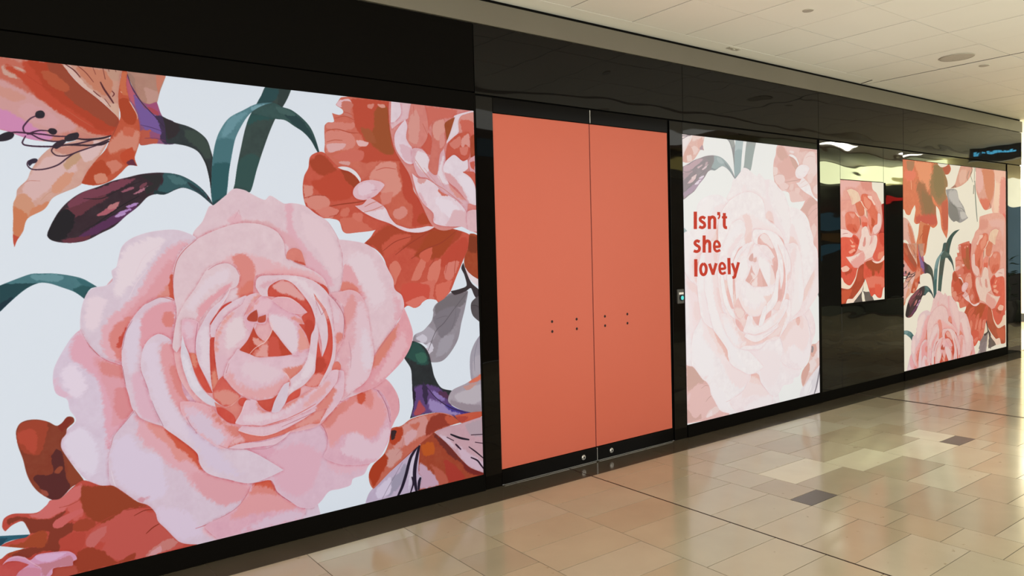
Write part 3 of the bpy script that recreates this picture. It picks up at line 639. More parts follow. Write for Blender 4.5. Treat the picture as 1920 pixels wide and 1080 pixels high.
B 208 112 92 12 2184 542 2260 546 2230 492
l 232 168 152 6 2380 590 2439 574 2510 544
l 154 58 48 6 2049 276 2177 357 2315 439
l 192 122 120 6 2143 464 2122 401 2084 366
G ro
F 233 195 201 0 1003 1739 1172 1853 1404 1856 1652 1797 1741 1547 1981 1539 2113 1204 2029 881 1946 564 1869 381 1597 308 1290 387 943 158 789 239 626 510 400 661 408 868 374 1130 498 1430 694 1634
F 233 201 207 0 950 1734 1001 1809 1036 1886 1063 1897 1126 1950 1169 1985 1225 1979 1256 1962 1330 1929 1363 1953 1413 1925 1443 1910 1489 1914 1560 1900 1622 1855 1691 1813 1747 1728 1778 1649 1775 1476 1749 1398 1637 1395 1271 1444 999 1627
B 234 181 191 19 1446 1907 1489 1914 1484 1797 1521 1706 1612 1597 1680 1517 1729 1421 1639 1457 1547 1553 1473 1646 1450 1766
B 232 177 183 19 955 1720 1058 1761 1170 1796 1284 1796 1401 1773 1475 1721 1565 1613 1517 1584 1443 1676 1371 1752 1197 1773 1002 1711
B 238 207 212 26 1527 1873 1620 1828 1730 1704 1756 1515 1712 1485 1645 1612 1554 1736
B 229 181 185 18 1142 1796 1285 1819 1402 1781 1283 1767
B 236 185 193 17 1128 1810 1178 1865 1199 1819 1170 1796
l 221 165 174 4 1165 1824 1190 1871 1199 1831
l 206 95 102 4 1125 1781 1141 1773 1175 1776 1212 1784
l 213 162 170 4 1691 1813 1741 1735 1777 1640
F 227 205 216 0 955 1734 886 1762 823 1765 735 1751 661 1722 619 1683 600 1623 590 1583 568 1563 571 1518 539 1493 489 1485 458 1458 438 1408 427 1352 425 1288 445 1234 476 1171 521 1135 596 1095 629 1209 681 1312 757 1374 849 1396 844 1465 853 1575 895 1657 968 1717
B 236 179 187 26 963 1720 895 1662 847 1548 844 1405 757 1374 687 1339 632 1276 596 1095 533 1144 512 1220 540 1323 612 1384 693 1473 753 1578 845 1680
B 233 164 170 20 843 1630 842 1405 759 1410 688 1365 620 1290 600 1185 563 1215 610 1331 711 1445 789 1550
B 229 138 131 15 551 1256 598 1313 659 1346 622 1263 601 1105 561 1163
B 209 84 69 10 574 1188 597 1244 625 1290 610 1211 590 1186
B 228 146 135 16 754 1415 798 1454 844 1520 847 1402 784 1414
B 213 95 73 8 827 1494 848 1561 849 1404 829 1411
B 241 221 226 26 610 1636 722 1714 821 1726 742 1606 640 1475 579 1426
B 240 217 224 20 464 1432 544 1428 492 1274 448 1304
l 205 95 102 5 596 1090 520 1130 455 1212 424 1285
l 238 213 220 6 666 1528 718 1633 795 1686
l 242 217 222 6 638 1422 677 1500 728 1566
F 226 205 220 0 424 1285 390 1257 355 1204 325 1149 308 1107 303 1049 314 992 356 958 365 908 389 853 350 812 323 779 321 733 339 693 376 627 418 561 478 517 535 497 529 583 527 664 551 739 601 798 644 863 619 956 600 1079 596 1098 521 1135 465 1185
B 234 175 189 21 424 1285 477 1184 521 1135 596 1095 607 957 640 864 602 811 545 753 514 666 510 799 506 932 482 1040 439 1097 379 1155 389 1232
B 232 165 174 16 464 1159 596 1095 615 970 640 864 590 813 542 794 536 927 516 1009 484 1092
B 227 142 139 16 486 1131 596 1090 609 1011 563 1043 518 1062
B 228 146 149 16 561 977 615 970 635 870 586 827 557 871
B 239 220 232 25 340 1109 396 1128 436 1020 411 958 358 1004
B 232 191 207 20 309 1087 331 1033 357 978 400 960 356 958 312 992
B 234 219 232 26 338 776 406 816 470 727 464 570 397 610 346 697
l 209 102 116 5 425 1288 466 1198 520 1133 596 1092
F 226 201 214 0 645 869 602 819 547 753 526 690 518 612 530 498 634 408 693 364 712 327 727 282 763 232 816 157 862 128 927 108 1190 66 1587 43 1562 221 1504 389 1207 377 1008 459 969 484 939 536 927 595 833 704 771 765 687 825
B 235 177 185 31 644 863 759 772 927 595 943 515 1009 465 1202 378 1177 322 1086 312 926 405 851 519 777 576 729 640 662 706 655 775
B 234 154 147 18 686 811 771 765 833 704 927 595 941 530 977 480 935 508 884 563 827 574 785 671 732 722
B 217 95 71 12 774 759 845 697 928 600 941 524 995 468 930 521 885 591 818 665
B 232 167 174 25 877 520 981 465 1117 402 1186 349 1156 297 1057 290 964 354
B 229 209 226 28 550 713 623 748 656 667 752 594 771 424 695 400 577 493 529 583
B 230 207 224 30 718 353 868 290 943 158 837 157 751 249
B 238 193 201 25 944 201 1054 218 1139 227 1106 117 969 137
B 236 181 193 24 1011 184 1032 223 1047 176 1023 124
B 221 158 170 11 634 413 708 424 658 394
l 205 104 114 5 645 866 602 816 547 753 529 695
l 213 142 152 4 529 695 515 639
l 201 95 102 7 1207 377 1177 322 1126 265 1055 232 958 206 904 199
l 244 227 234 5 527 584 536 529 544 500
F 232 177 191 0 1207 377 1225 382 1307 371 1341 301 1411 230 1499 167 1481 109 1522 12 1049 97 957 184 958 206 1055 232 1126 265 1177 322
B 219 97 73 16 1213 373 1231 381 1307 371 1341 307 1301 294 1258 313 1223 332
B 230 142 133 20 1185 320 1230 354 1332 309 1375 248 1286 282 1221 282
B 235 164 166 26 1170 308 1346 275 1465 187 1373 187 1224 207 1081 197
B 229 197 212 27 1106 117 1282 163 1465 166 1481 100 1278 74
l 189 95 118 6 1307 368 1340 295 1420 222 1499 167
F 229 191 205 0 645 869 735 790 771 765 833 704 927 595 939 536 969 484 1076 425 1207 377 1307 371 1341 301 1411 230 1471 180 1544 163 1593 189 1644 235 1710 236 1778 244 1796 279 1866 291 1903 342 1994 397 2033 483 2061 545 2078 709 2055 785 1998 812 1919 797 1748 819 1614 775 1022 830 845 1023 671 1043
B 232 181 195 34 1295 521 1479 548 1603 464 1565 314 1467 242 1348 329 1321 426
B 226 207 222 31 936 673 1069 621 1208 537 1203 419 1063 448 957 527
B 234 185 197 37 1637 520 1804 491 1944 499 1976 394 1832 324 1664 357
B 230 173 189 32 1018 716 1210 596 1386 534 1235 502 1068 592
l 180 110 131 5 1207 377 1076 425 995 468 961 497
F 230 179 193 0 1609 644 1678 718 1745 756 1842 794 1919 806 1972 789 2006 736 2040 665 2055 579 2052 507 2021 436 1938 352 1732 376 1618 442 1643 494 1645 544 1627 600
B 236 165 166 29 1609 641 1745 740 1919 797 1995 737 2027 617 1981 542 1908 498 1806 561 1738 550 1669 483 1645 550
B 230 142 135 21 1731 720 1832 789 1919 797 1945 744 1922 672 1840 736 1743 677
B 227 138 129 21 1609 641 1694 716 1779 758 1743 693 1657 611
B 213 89 66 14 1842 781 1890 784 1892 742 1863 713 1840 743
B 234 199 210 29 1734 439 1772 544 1840 542 1943 466 2017 552 2037 582 2040 482 1957 365
l 189 102 120 6 1603 651 1628 607 1645 550 1637 504 1615 452
l 160 89 108 7 1972 789 2006 736 2036 665 2051 580
F 232 165 172 0 1944 803 1999 845 2035 847 2081 792 2115 720 2116 637 2080 575 2057 536 2057 645 2031 722 1989 781
l 197 122 135 7 2115 720 2116 637 2084 575
F 234 201 207 0 1753 1706 1847 1696 1933 1676 2002 1629 2046 1570 2077 1510 2104 1456 2113 1396 2163 1347 2172 1273 2132 1202 2036 1078 1961 987 1940 892 1927 822 1866 787 1780 767 1732 758 1685 922 1680 1236 1749 1395 1775 1482 1780 1608
B 238 213 218 35 1810 1608 1948 1605 2014 1473 2045 1340 1971 1279 1906 1413 1808 1544
B 235 171 176 21 1778 1552 1825 1550 1866 1463 1921 1347 1970 1247 1937 1314 1863 1376 1755 1395
B 228 134 120 17 1757 1452 1821 1449 1891 1381 1819 1401 1749 1395
B 234 181 189 29 2067 1438 2137 1335 2159 1234 2056 1142 2116 1270
F 234 165 172 0 2172 1279 2207 1197 2230 1110 2212 1034 2161 959 2084 891 1973 816 1866 787 1815 794 1922 894 1954 994 2044 1104 2132 1196
B 227 136 120 22 1954 994 1999 1065 2067 1134 2131 1186 2110 1104 2041 1005 1959 922 1938 924
B 238 185 191 29 2109 1071 2167 1133 2182 1031 2085 907 1955 824 1919 813 2012 916
l 189 110 131 5 1954 994 2036 1084 2132 1196
F 233 179 185 0 1676 1393 1749 1398 1820 1407 1877 1379 1919 1299 1939 1152 1958 1004 1929 893 1885 840 1815 804 1746 762 1751 914 1724 1075 1736 1232 1770 1261 1766 1325
B 236 201 208 35 1876 1350 1928 1250 1952 1021 1922 878 1833 814 1763 773 1786 942 1832 1097 1845 1256
B 232 160 158 20 1743 1232 1783 1324 1836 1384 1850 1288 1795 1196 1758 1104
B 236 213 220 28 1899 1220 1929 1088 1946 956 1887 898 1879 1060
l 197 134 147 5 1798 1100 1809 1019 1803 940
F 229 201 212 0 849 1402 784 1422 714 1393 658 1333 614 1251 596 1159 599 1039 619 943 633 873 667 819 722 784 774 759 742 843 715 929 689 1014 677 1070 687 1150 714 1201 764 1232 826 1185 844 1272
B 234 165 174 16 686 1312 745 1375 849 1402 831 1190 767 1232 714 1201 682 1150 684 1245
B 230 211 224 21 610 1211 657 1314 686 1312 671 1178 647 1046 623 1049
B 228 136 129 11 785 1318 811 1343 842 1333 829 1268 798 1270
B 232 185 199 22 635 1048 676 1043 726 873 759 786 667 828
l 197 89 93 6 849 1402 784 1422 714 1393
l 180 73 81 5 596 1090 610 970 624 901
l 213 136 139 8 640 864 667 819 722 784 769 762
l 180 95 116 5 650 1314 619 1258 599 1172
F 229 205 216 0 828 1191 797 1224 760 1235 714 1204 687 1147 679 1070 698 999 722 901 748 815 773 756 840 689 927 595 941 530 982 473 1076 425 1207 377 1381 414 1236 532 1070 635 992 749 879 907 859 1049
B 234 164 168 24 770 1174 830 1177 859 1049 907 945 983 858 1046 740 1155 650 1124 596 1017 687 927 801 862 811 810 916 782 1030
B 229 140 135 17 811 1076 859 1049 900 974 1001 847 948 852 878 884 830 963
B 232 211 224 28 700 1175 751 1198 769 1032 814 888 874 768 935 645 833 718 749 842 707 1039
B 226 205 222 31 861 770 964 725 1066 534 1175 425 1009 488 934 616
l 180 104 125 5 683 1042 696 1000 709 955
l 180 104 125 5 722 901 737 850 755 803 771 762
l 189 126 143 5 877 851 900 777 931 696
F 236 179 181 0 836 1214 860 1326 906 1401 983 1476 1139 1533 1355 1542 1584 1494 1701 1372 1760 1274 1767 1131 1713 1017 1705 782 1613 642 1435 619 1266 631 1107 701 959 832 866 977 841 1084
F 234 203 208 0 857 1340 844 1451 853 1575 895 1657 968 1714 1058 1759 1170 1796 1270 1799 1342 1781 1400 1746 1429 1692 1440 1604 1516 1566 1609 1520 1662 1471 1682 1393 1637 1410 1513 1493 1274 1518 1240 1387 1151 1305 955 1179 830 1163
B 237 185 189 25 995 1514 1079 1591 1163 1629 1277 1620 1424 1557 1562 1528 1656 1472 1676 1408 1513 1478 1273 1515 1241 1416 1161 1565 1051 1574
B 230 142 133 15 1146 1617 1192 1634 1226 1621 1261 1562 1262 1518 1278 1473 1282 1420 1169 1403 1166 1464 1179 1521
B 227 128 112 15 1173 1434 1244 1489 1276 1429 1275 1409 1183 1390
B 239 177 179 19 1274 1526 1393 1543 1514 1517 1639 1457 1513 1487 1332 1506
l 197 91 98 6 968 1714 908 1662 867 1602 846 1506 847 1404
l 141 73 77 5 1398 1752 1429 1698 1441 1610 1455 1595 1516 1566 1566 1546
l 197 104 116 5 1562 1546 1641 1519 1672 1480 1680 1424
F 228 134 120 0 1440 1604 1448 1640 1482 1661 1525 1645 1542 1599 1553 1559 1504 1575 1456 1598
B 205 87 71 9 1480 1591 1532 1578 1553 1553 1504 1569
F 233 203 208 0 830 1163 856 1299 898 1385 953 1460 1012 1553 1065 1582 1120 1587 1161 1559 1179 1521 1166 1464 1114 1438 1044 1384 987 1317 954 1277 911 1261 882 1186 849 1133
B 235 167 174 17 954 1291 968 1361 1031 1413 1102 1467 1152 1485 1114 1438 1043 1376 993 1317 954 1275
B 236 213 220 23 910 1378 1022 1513 1119 1558 1131 1509 1019 1442 921 1322
l 205 110 120 6 1018 1553 1065 1580 1120 1587 1161 1559 1179 1521
l 189 95 120 4 898 1273 938 1281 956 1269
F 234 181 193 0 883 1299 907 1302 961 1279 953 1204 937 1121 917 1115 897 1161 877 1210
B 234 197 208 21 887 1283 936 1279 933 1205 898 1188
F 227 213 222 0 880 1221 868 1128 874 1064 886 1011 913 934 975 856 1024 827 1070 815 1030 856 986 903 953 955 931 1016 918 1075 905 1124 888 1178
B 236 223 230 21 876 1127 908 1071 925 995 962 927 942 919 896 999
F 219 87 71 0 908 1124 940 1116 953 1066 980 994 1018 900 987 908 954 965 927 1037
B 228 138 116 17 908 1124 940 1116 945 1067 936 1026 925 1048
L 189 104 124 5 957 1277 945 1204 937 1121
F 212 81 68 0 1016 1270 1053 1318 1088 1361 1133 1380 1132 1364 1079 1337 1042 1292 1020 1262
F 212 85 69 0 1015 1187 1039 1197 1034 1143 1040 1046 1050 953 1044 927 1019 904 1010 964 1006 1092
B 230 142 120 20 1011 1012 1037 1035 1049 948 1038 917 1017 915
F 230 203 213 0 1132 1454 1082 1391 1023 1341 975 1265 948 1204 943 1136 953 1066 980 999 1008 937 1018 904 1012 969 1010 1092 1015 1198 1016 1267 1053 1328 1091 1374
B 236 215 222 21 974 1244 1015 1251 1004 1093 1004 975 968 1070
L 249 221 220 5 1132 1454 1102 1395 1053 1328 1017 1267
F 233 201 210 0 1205 1407 1138 1377 1079 1337 1026 1266 1019 1203 1039 1196 1055 1248 1115 1313 1185 1363 1219 1399
B 233 177 185 17 1110 1314 1180 1363 1163 1326 1098 1277 1044 1206
F 234 193 201 0 1298 1407 1268 1417 1219 1405 1185 1358 1109 1308 1061 1248 1038 1185 1038 1089 1042 1024 1050 964 1058 960 1082 1003 1105 1055 1148 1075 1255 1063 1232 1179 1262 1253 1199 1297 1211 1329 1239 1371
B 236 165 158 17 1109 1308 1152 1327 1097 1266 1059 1194 1050 1109 1039 1089 1038 1185
B 238 213 216 24 1140 1285 1193 1292 1212 1235 1167 1152 1102 1125 1096 1218
B 234 164 154 16 1205 1323 1239 1376 1273 1407 1294 1395 1250 1370 1221 1322
B 232 189 199 20 1039 1089 1091 1094 1100 1055 1060 968 1046 1002
F 221 102 89 0 1050 964 1076 982 1115 918 1161 863 1139 836 1091 812 1030 856 1018 900
B 229 147 133 18 1022 903 1094 904 1156 863 1112 820 1050 845
L 246 189 178 6 1070 815 1112 820 1161 857
F 234 195 205 0 1105 1057 1133 1090 1155 1120 1176 1110 1218 1087 1260 1065 1315 1058 1451 1058 1558 1087 1544 1024 1500 965 1443 915 1433 882 1386 848 1329 827 1251 831 1187 851 1126 906 1088 959 1076 982
B 236 173 174 31 1076 982 1104 1022 1118 977 1168 916 1253 883 1331 901 1401 937 1440 915 1415 856 1329 827 1251 831 1177 855 1115 912
B 228 138 124 17 1329 827 1386 860 1429 922 1443 909 1427 871 1374 833
B 228 138 122 17 1388 981 1437 984 1495 992 1537 1019 1500 960 1443 915 1424 951
B 236 205 212 31 1173 1047 1281 1030 1369 992 1390 950 1304 921 1212 949 1161 1010
L 250 205 201 6 1385 980 1418 952 1437 910
L 205 110 116 4 1076 982 1115 918 1161 868 1187 851
L 189 89 93 5 1090 997 1107 1049
F 233 181 193 0 1297 1400 1349 1375 1398 1333 1477 1288 1516 1256 1533 1224 1498 1229 1537 1163 1562 1088 1457 1057 1348 1207 1333 1253 1327 1310 1311 1250 1278 1247 1251 1254 1233 1212 1202 1236 1199 1297 1221 1322 1266 1375
B 236 211 218 24 1327 1298 1402 1282 1469 1243 1491 1167 1481 1082 1454 1059 1396 1130 1343 1225
B 236 162 151 17 1492 1235 1531 1175 1562 1088 1486 1070 1498 1155
B 235 158 149 13 1199 1297 1216 1328 1249 1354 1272 1380 1277 1357 1237 1327
B 232 152 143 14 1447 1273 1511 1257 1533 1224 1492 1241
B 238 193 201 18 1249 1343 1310 1377 1349 1364 1325 1315 1275 1302
F 186 73 54 0 1265 1326 1270 1291 1262 1262 1222 1267 1211 1282 1231 1308
F 197 83 64 0 1273 1283 1293 1290 1314 1295 1311 1261 1289 1253 1269 1259
F 199 73 52 0 1245 1233 1265 1181 1307 1147 1343 1202 1348 1209 1375 1171 1407 1123 1454 1061 1394 1058 1315 1062 1260 1065 1215 1088 1165 1114 1210 1164
B 234 171 170 14 1246 1238 1333 1251 1337 1203 1309 1161 1286 1179 1265 1203
B 223 122 108 14 1343 1202 1318 1137 1315 1062 1255 1066 1223 1086 1273 1119
B 233 162 151 11 1232 1179 1302 1147 1285 1129 1257 1127
B 234 162 154 16 1244 1078 1284 1118 1329 1148 1315 1062 1271 1064
B 213 87 71 14 1330 1170 1369 1166 1388 1063 1321 1065
L 249 204 197 9 1218 1087 1246 1114 1285 1135 1307 1147 1333 1181 1348 1221 1336 1253
L 246 193 185 5 1289 1164 1307 1147
F 212 84 68 0 1328 1398 1328 1426 1344 1455 1409 1484 1466 1465 1522 1399 1572 1327 1595 1256 1585 1182 1562 1088 1537 1169 1498 1229 1533 1224 1517 1268 1547 1289 1461 1343 1406 1383
B 234 167 162 14 1352 1453 1409 1481 1466 1462 1522 1399 1547 1363 1520 1362 1463 1391 1401 1414
B 199 71 54 17 1534 1255 1587 1240 1578 1159 1558 1103 1537 1174
F 234 179 187 0 1349 1375 1383 1390 1451 1380 1508 1340 1552 1291 1500 1285 1448 1300 1398 1333
B 230 160 149 11 1349 1375 1382 1351 1415 1320 1381 1340
L 252 217 212 6 1383 1390 1451 1380 1508 1340
F 212 85 68 0 1549 1490 1625 1460 1673 1429 1685 1388 1642 1413 1583 1454
B 235 171 172 14 1549 1495 1620 1481 1667 1456 1631 1451 1578 1477
F 219 87 71 0 1581 1402 1640 1358 1674 1303 1696 1220 1705 1101 1691 1008 1661 947 1641 902 1609 865 1561 860 1520 876 1579 939 1591 1030 1605 1145 1627 1026 1660 1093 1669 1175
B 197 71 54 17 1585 1019 1640 1025 1650 965 1612 935 1576 951
B 234 148 139 20 1552 925 1648 930 1634 879 1561 860 1520 876
B 236 165 154 15 1581 1402 1651 1346 1679 1268 1671 1221 1637 1282 1597 1360
F 233 205 212 0 1568 1379 1603 1360 1638 1306 1663 1240 1670 1169 1660 1093 1630 1026 1630 1108 1618 1173 1599 1227 1592 1291
F 234 202 209 0 1263 1452 1268 1493 1299 1512 1410 1511 1525 1496 1613 1458 1683 1385 1699 1302 1708 1219 1717 1123 1711 1029 1687 949 1646 878 1600 860 1652 942 1683 1009 1697 1090 1692 1196 1662 1298 1621 1359 1590 1404 1603 1349 1595 1256 1572 1327 1522 1405 1466 1465 1409 1485 1344 1456 1329 1426 1329 1396 1295 1402 1275 1429
B 230 179 187 18 1297 1467 1353 1481 1410 1495 1381 1474 1330 1449 1296 1434
B 239 216 220 19 1410 1507 1525 1485 1593 1413 1639 1352 1580 1379 1512 1451
L 205 104 112 4 1274 1429 1263 1452 1270 1493 1299 1512 1410 1511
L 189 102 116 5 1603 1354 1636 1271 1662 1304
F 233 203 211 0 1599 1227 1613 1174 1602 1087 1590 1001 1579 938 1520 879 1443 840 1401 784 1374 748 1326 747 1334 782 1380 832 1433 885 1441 921 1497 960 1540 1024 1558 1092 1569 1160 1588 1193
B 239 217 222 19 1557 1063 1585 1031 1564 946 1473 882 1383 781 1343 759 1385 832 1505 936
L 221 130 116 6 1579 938 1520 879 1443 840 1401 784
F 212 85 69 0 1243 826 1329 827 1380 855 1398 858 1344 798 1322 756 1293 766 1266 792
F 221 91 75 0 1431 834 1496 862 1486 818 1436 799 1403 786
F 233 189 197 0 1680 1388 1725 1344 1766 1273 1774 1213 1762 1131 1716 1082 1717 1135 1709 1218 1700 1302
B 228 138 127 18 1718 1141 1762 1167 1758 1120 1716 1082
B 234 201 208 17 1694 1355 1736 1299 1746 1227 1714 1218 1704 1289
L 172 87 100 5 1680 1388 1725 1341 1767 1270 1773 1208 1759 1120
F 227 122 108 0 1700 983 1725 990 1743 964 1735 938 1686 945
F 227 136 124 0 1025 851 1080 813 1112 817 1161 853 1198 840 1185 806 1163 765 1129 721 1088 733 1043 784
F 217 85 71 0 1034 820 1060 816 1090 796 1120 766 1130 740 1126 716 1088 733 1063 759 1038 790
F 217 85 71 0 1147 834 1166 853 1192 844 1183 806 1159 810
F 236 177 183 0 857 875 927 865 1009 821 1033 785 1087 728 1139 698 1159 673 1158 634 1103 595 1041 600 977 655 905 736 860 822
B 227 136 125 20 999 828 1029 818 1037 774 1087 723 1139 698 1158 656 1126 640 1086 690 1036 742
B 226 201 216 29 883 808 948 809 1015 734 1074 649 1041 611 972 672 915 740
B 232 195 208 21 861 853 934 832 937 789 884 819
l 189 87 100 5 927 864 969 856
l 172 110 131 4 883 792 901 747 924 714
F 227 122 108 0 1138 682 1201 649 1282 627 1355 634 1436 655 1525 693 1586 724 1656 796 1694 844 1713 830 1679 769 1729 774 1652 702 1601 646 1541 649 1429 628 1377 614 1265 602 1167 605 1082 593 1115 631 1158 640
B 232 154 145 25 1425 663 1543 696 1617 743 1679 758 1615 673 1541 649 1464 639
B 236 177 178 23 1083 604 1126 645 1168 633 1157 610 1103 595
F 234 195 205 0 1087 591 1125 602 1167 604 1264 594 1365 604 1432 630 1393 593 1347 568 1236 571 1155 576
L 205 138 151 6 1037 617 1082 592 1155 573 1236 559 1296 553 1347 568 1399 595
F 234 193 203 0 1141 678 1168 700 1213 686 1290 676 1414 690 1526 727 1588 771 1656 808 1708 860 1729 935 1760 925 1758 830 1742 772 1677 699 1601 646 1653 726 1580 719 1495 680 1355 634 1277 627 1201 649
B 229 140 129 20 1581 742 1644 804 1694 844 1706 813 1653 726 1602 675 1554 659 1586 712
B 237 201 208 26 1191 678 1289 657 1408 671 1350 646 1266 638 1212 658
L 189 98 108 5 1379 659 1484 688 1586 718
L 252 217 216 5 1141 678 1201 648 1277 626 1355 633
F 234 193 203 0 1189 836 1246 825 1266 772 1326 749 1383 771 1471 807 1585 855 1622 865 1686 940 1730 937 1722 882 1656 808 1581 748 1497 717 1409 694 1290 682 1214 697 1160 706 1128 723 1157 766
B 230 140 129 16 1246 824 1267 805 1277 770 1326 749 1292 750 1249 774
B 232 146 137 20 1401 786 1472 844 1562 873 1587 899 1621 859 1561 844 1494 807 1411 762 1371 745
B 237 175 174 20 1522 780 1590 840 1659 878 1684 893 1644 821 1570 773 1497 737
B 237 209 216 29 1184 762 1270 749 1371 745 1470 782 1518 809 1487 773 1370 722 1241 709 1172 726
l 221 122 116 14 1214 696 1268 681 1323 686 1409 699
l 221 122 116 10 1409 699 1497 726 1581 760
l 189 89 93 5 1730 935 1721 882 1701 849
L 254 221 218 5 1189 836 1163 776 1128 723
l 197 95 102 6 1246 825 1329 838 1374 846
L 172 73 77 6 1189 840 1213 835
F 226 203 214 0 1326 752 1345 811 1399 894 1434 907 1420 840 1407 796 1371 751 1348 746
G lf
F 142 64 44 0 149 827 153 851 167 874 193 884 235 881 277 863 308 840 330 849 353 875 377 869 380 846 351 820 345 794 327 771 323 734 340 692 376 621 409 556 361 538 310 491 278 492 231 534 202 579 183 634 171 705 155 770
B 168 69 47 10 150 833 172 873 235 879 276 856 257 777 239 717 187 733 158 770
B 189 76 56 8 160 832 202 843 227 820 228 770 215 717 183 759 159 794
B 138 50 38 9 313 838 353 870 377 860 351 825 328 810
B 94 43 42 7 284 703 304 734 329 700 336 583 353 541 316 497 278 493 237 550 209 606 225 625 266 610 288 625 284 658
B 147 68 44 8 345 672 376 621 409 556 362 549 344 588
B 154 74 52 6 288 619 311 646 327 637 310 614
B 164 80 64 5 232 554 258 536 263 516 242 527
F 198 79 66 0 38 301 66 266 97 285 164 291 69 326 94 336 182 350 173 391 156 420 118 411 91 389 80 411 89 449 125 462 212 446 255 473 270 492 310 491 361 533 409 558 479 518 536 503 634 405 687 371 717 326 727 282 763 232 818 155 862 128 941 105 912 66 609 93 333 102 30 118
B 156 66 40 12 394 532 479 514 542 501 634 405 687 369 584 376 547 339 500 324 433 360 406 399 392 468 382 509
B 140 58 42 8 175 359 169 404 149 431 102 414 104 439 145 445 206 418 269 406 302 423 329 430 318 407 295 387 294 355 357 368 353 327 308 293 294 239 236 261 167 244 97 270 164 291 238 292 261 344
B 170 74 44 9 187 349 240 355 249 321 237 280 164 291 97 270 98 316 170 322
B 217 112 108 8 270 492 305 493 361 526 402 547 393 506 386 475 335 441 269 409 211 419 176 447 212 446 255 473
B 212 100 92 8 335 441 386 469 400 400 366 369 355 385
B 214 104 100 5 276 372 290 394 345 413 395 421 401 407 355 385 305 353 283 356
B 202 90 80 10 442 311 524 345 596 375 710 327 727 282 818 155 862 128 733 114 610 110 545 126 472 191 496 231 451 243 405 235 406 274
B 168 69 46 8 410 372 454 335 419 311 363 318 354 353
B 207 108 102 7 406 268 441 298 500 317 492 279 462 247 433 220 408 241
B 192 74 60 8 297 296 363 318 407 294 394 238 359 195 306 255
B 162 64 42 8 359 195 405 229 472 198 539 126 615 153 613 113 491 106 355 105
B 208 128 120 9 659 114 704 157 786 177 824 150 765 120
B 220 154 156 6 684 128 735 156 734 121 671 111
B 184 80 64 9 35 228 115 230 181 199 260 177 357 157 355 99 162 116 32 149
l 138 48 32 10 670 231 701 254 733 267
l 138 48 32 8 619 335 668 351 711 345
l 154 56 40 5 584 371 644 370 693 362
l 168 64 48 5 303 449 347 452 392 468
l 176 68 52 7 414 318 478 342 536 362
F 221 159 188 0 74 239 96 261 127 265 157 251 180 231 209 249 273 244 332 232 359 208 366 184 350 178 346 159 270 167 261 139 215 120 112 150 129 189 166 210 136 237 96 247
B 204 132 144 8 184 208 271 201 315 207 348 202 346 159 270 167 226 136 217 183
B 228 180 210 6 199 245 273 238 327 227 261 203 208 224
B 216 140 160 6 123 178 165 198 217 177 205 129 122 153
L 236 184 204 7 157 251 182 221 217 186
L 232 176 196 7 75 238 96 257 127 259 162 243
F 201 80 76 0 36 255 75 237 95 242 136 236 174 211 134 188 110 157 30 118
F 47 96 114 0 41 377 71 372 182 351 166 341 120 342 89 337 69 327 39 326
B 36 74 92 6 40 362 100 356 69 330 39 326"""
